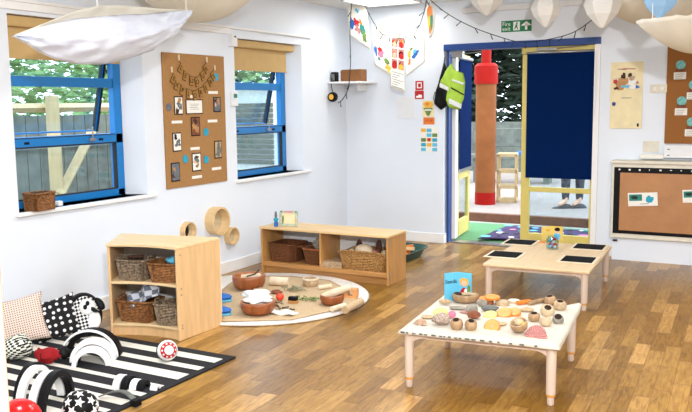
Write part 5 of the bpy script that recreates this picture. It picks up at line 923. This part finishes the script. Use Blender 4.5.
# framed brown paper panel (radiator cover)
RY = 7.85; A, B = bwq(612.5, 161, RY), bwq(613.5, 237.5, RY); x0 = A.x; x1 = x0 + 1.5; z1 = A.z; z0 = B.z
t = thing('radiator_cover', 'cream cabinet front with a black bordered brown paper panel on the right', 'radiator cover', (0, 0, 0))
o = MB(); o.box(x0, x1, RY, YB - .019, z0, z1 - .02); o.build('casing', 'cream_edge', t, bevel=.006); bx('ledge', 'cream_edge', x0 - .01, x1, RY - .02, YB - .001, z1 - .02, z1 + .006, t, .005)
a, b = bwq(614.5, 167, RY), bwq(616.3, 233, RY); bx('black_border', 'black', a.x, x1 - .03, RY - .006, RY, b.z, a.z, t); a2, b2 = bwq(620.5, 172.5, RY), bwq(621, 230, RY); bx('brown_paper', 'brownpaper', a2.x + .0, x1 - .07, RY - .009, RY - .006, b2.z, a2.z, t)
bx('lower_panel', 'wall', x0 + .01, x1, RY + .03, YB - .019, .0, z0, t); MB().box(x0 + .02, x0 + .06, RY + .01, RY + .03, z0 - .035, z0 - .02).build('latch', 'black', t)
o = MB(); rn = random.Random(5)
for k in range(14): xx = a.x + .04 + k * .09; o.box(xx, xx + rn.uniform(.006, .02), RY - .0075, RY - .006, a.z - rn.uniform(.02, .03), a.z - .014)
o.build('white_flecks', 'paper', t)
for i, (xa, xb, ya, yb, lab) in enumerate([(628.5, 657.5, 192, 206.5, 'white card with a green photo on the left of the brown paper panel'), (683, 712, 189, 203, 'white card on the brown panel cut off at the right edge of the picture')]):
    a, b = bwq(xa, ya, RY), bwq(xb, yb, RY); c = (a + b) / 2; w_, h = b.x - a.x, a.z - b.z; p = thing('picture_card', lab, 'card', (c.x, RY - .0095, c.z), 0, rot=(0, R(-4), 0)); MB().box(-w_ / 2, w_ / 2, -.003, 0, -h / 2, h / 2).build('card', 'paper', p)
    o = MB().use('teal'); o.box(-w_ * .46, -w_ * .02, -.004, -.003, -h * .1, h * .38); o.use('darkleaf'); o.blob(-w_ * .28, h * .15, w_ * .12, h * .13, -.0044, i + 1); o.use('cyan'); o.blob(w_ * .22, h * .0, w_ * .12, h * .28, -.0042, i + 5, rough=.6); o.use('dkstone'); o.box(-w_ * .1, w_ * .2, -.004, -.003, -h * .36, -h * .32); o.build('pictures', None, p)
# ------------------------------------------------------------------ hi vis vest and bag by the door
VY = YB - .02
def vp(px, py, y=VY - .08): c = AY(px, py, y); return c
t = thing('hi_vis_vest', 'yellow green high visibility vest with silver bands hanging at the door', 'vest', (0, 0, 0))
def cloth_poly(name, m, pts, y, par, th=.03, bulge=.02):
    V = [vp(px, py, y) for px, py in pts]; c = sum(V, Vector()) / len(V); n = len(V); o = MB()
    for sg in (-1, 1):
        def fn(u, v):
            k = u * n; i = int(k) % n; f = k - int(k); p = c.lerp(V[i].lerp(V[(i + 1) % n], f), v); return (p.x, p.y + sg * th * .5 * math.sqrt(max(0, 1 - v ** 4)) + .006 * math.sin(p.x * 60 + p.z * 14), p.z)
        o.grid(fn, n * 4, 8, True)
    return o.build(name, m, par, smooth=True)
cloth_poly('body', 'hiviz', [(451, 63), (455, 70), (463, 73), (465, 82), (464, 99), (459, 110), (449, 108), (446, 100), (447, 88), (440, 82), (445, 72)], VY - .1, t)
for pl in ([(440, 82.5), (448.8, 87.5), (449, 91.5), (439.5, 87)], [(449, 98), (462, 104.5), (461, 109), (448, 103)], [(452, 79), (464, 83), (464, 85), (452, 81)]): cloth_poly('silver_band', 'silver', pl, VY - .125, t, .008)
cloth_poly('zip', 'black', [(451, 87), (464, 94), (464, 95.5), (451, 88.5)], VY - .124, t, .006)
t = thing('black_bag', 'black cloth bag hanging behind the yellow green vest', 'bag', (0, 0, 0)); cloth_poly('bag_body', 'black', [(444, 60), (447, 70), (442, 84), (449, 92), (447, 106), (441, 110), (434, 104), (436, 90), (441, 74)], VY - .05, t, .05)
MB().tube([vp(445, 57, VY - .03), vp(444, 64, VY - .04), vp(443, 72, VY - .05)], .006, 6).build('strap', 'black', t); MB().tube([vp(435, 92, VY - .06), vp(433.5, 98, VY - .06), vp(435, 103, VY - .05)], .006, 6).build('buckle_strap', 'dkstone', t)
c = AY(445, 57, VY - .01); tag(MB().tube([(0, .0, 0), (0, -.03, 0), (0, -.035, .015)], .005, 6).build('coat_hook', 'chrome', None, loc=(c.x, YB, c.z)), 'metal hook carrying the bag and vest beside the door', 'hook')
# ------------------------------------------------------------------ ceiling lamps and hanging decorations
def ceil_light(lab, x, y, s=.3):
    t = thing('ceiling_light', lab, 'ceiling light', (x, y, CEIL)); o = MB(); o.box(-s, s, -s, -s + .015, -.025, 0); o.box(-s, s, s - .015, s, -.025, 0); o.box(-s, -s + .015, -s, s, -.025, 0); o.box(s - .015, s, -s, s, -.025, 0); o.build('frame', 'white', t); MB().box(-s + .015, s - .015, -s + .015, s - .015, -.012, -.006).build('diffuser', 'led', t); return t
ceil_light('square ceiling light panel above the hanging paintings', -3.7, 7.45)
# large white organza leaf near the first window
XW = -3.55
bot = [(14, 37), (30, 46.5), (52, 58), (75, 64), (100, 64.5), (125, 59), (148, 50.5), (167, 40), (179, 27), (190, 11)]
topf = [(14, 35.5), (38, 27.5), (70, 19), (96, 17), (118, 15), (140, 14.5), (155, 13), (168, 12), (180, 11), (190, 10)]
topb = [(16, 34), (40, 26), (62, 17), (84, 9.5), (104, 5), (124, 5), (142, 6), (158, 8), (175, 9.5), (190, 10)]
def samp(L_, u): k = u * (len(L_) - 1); i = min(int(k), len(L_) - 2); f = k - i; return L_[i][0] * (1 - f) + L_[i + 1][0] * f, L_[i][1] * (1 - f) + L_[i + 1][1] * f
def wsheet(tp_, bl, off, seed, nr):
    def fn(u, v):
        a, b = samp(tp_, u), samp(bl, u); d = math.sin(PI * min(1, max(0, u))) * math.sin(PI * (.12 + .83 * v)) ; px = a[0] + (b[0] - a[0]) * v; py = a[1] + (b[1] - a[1]) * v
        q = AX(px, py, XW); crease = .02 * noise.noise(Vector((u * 9 + v * 3, v * 4 - u * 5, seed))) + .022 * abs(noise.noise(Vector((u * 16 + v * 5, v * 5, seed))))
        return (q.x + off * d + crease * nr, q.y, q.z)
    return fn
t = thing('hanging_organza_leaf', 'large white leaf shaped organza hanging in front of the nearer window', 'hanging decoration', (0, 0, 0))
MB().grid(wsheet(topf, bot, .14, 1, 1.6), 60, 20).build('front_sheet', 'sheetw', t, smooth=True, solid=.002); MB().grid(wsheet(topb, bot, -.12, 2, 1), 50, 16).build('back_sheet', 'sheetc', t, smooth=True, solid=.002)
p = AX(101, 5.2, XW); MB().tube([(p.x - .03, p.y, p.z), (p.x - .03, p.y, CEIL)], .003, 5).build('thread', 'white', t)
p = AX(186, 10.5, XW); MB().tube([(p.x, p.y, p.z), (p.x, p.y + .02, CEIL)], .002, 5).build('thread', 'white', t)
# cream muslin canopy above it
def canopy(label, c, rx, ry, dep, m, rot=0, name='muslin_canopy', wr=9, seed=0, tilt=(0, 0)):
    t = thing(name, label, 'hanging cloth', c, rot, rot=(tilt[0], tilt[1], rot)); o = MB()
    o.grid(lambda u, v: (rx * v * math.cos(2 * PI * u), ry * v * math.sin(2 * PI * u), -dep * (1 - v ** 2) + .012 * v * noise.noise(Vector((math.cos(2 * PI * u) * wr, math.sin(2 * PI * u) * wr, seed + v * 2)))), 80, 16, True); o.build('cloth', m, t, smooth=True, solid=.002)
    for k in range(4): a = PI / 4 + k * PI / 2; MB().tube([(rx * .96 * math.cos(a), ry * .96 * math.sin(a), 0), (rx * .96 * math.cos(a), ry * .96 * math.sin(a), CEIL - c[2])], .0025, 5).build('thread', 'white', t)
    return t
canopy('large cream muslin canopy slung under the ceiling beside the white organza leaf', tuple(AX(196, 22, -3.96) + Vector((0, 0, .22))), .42, .66, .22, 'sheetc', R(20))
canopy('cream muslin canopy slung under the ceiling above the right cork board', tuple(AY(662, 27, 7.25) + Vector((0, 0, .2))), .5, .42, .2, 'sheetc', seed=4)
canopy('smaller cream muslin cloth hanging low over the right cork board', tuple(AY(702, 54, 6.15) + Vector((0, 0, .24))), .44, .34, .24, 'sheetc', seed=8, name='muslin_drape')
def lantern(label, x0, x1, ytip, ywide, Y, m='lantern', sides=6, top=1.0, rz=0.2):
    tip = AY((x0 + x1) / 2, ytip, Y); r = (x1 - x0) / 2 / FPX * (tip - EYE).length; wz = AY((x0 + x1) / 2, ywide, Y).z - tip.z
    t = thing('paper_lantern', label, 'paper lantern', tuple(tip), rz); o = MB(); h = min(CEIL - .03 - tip.z, wz + r * 1.6)
    o.lathe([(r * .1, 0), (r * .16, .004), (r * .8, wz * .55), (r * 1.02, wz * .95), (r * .9, wz + .03), (r * .3, h)], sides, cap=True); o.build('folded_shade', m, t); MB().tube([(0, 0, h), (0, 0, CEIL - tip.z)], .002, 5).build('thread', 'white', t); return t
lantern('white folded paper lantern left of the fire exit sign', 471, 503, 15.5, -2, 7.1); lantern('white folded paper lantern right of the fire exit sign', 531.5, 560, 27, 7, 7.1); lantern('white folded paper lantern in front of the right end of the door head', 585, 619, 28, 3, 6.9); lantern('pale blue folded paper lantern at the upper right corner', 643, 675, 18, -2, 6.0, 'lanternb', 5)
# brown ceiling pole seen right
tag(MB().tube([AY(668, 22, 7.9), AY(700, 19, 7.9)], .02, 8).build('wooden_pole', 'honey', None), 'brown wooden pole above the right cork board', 'pole')
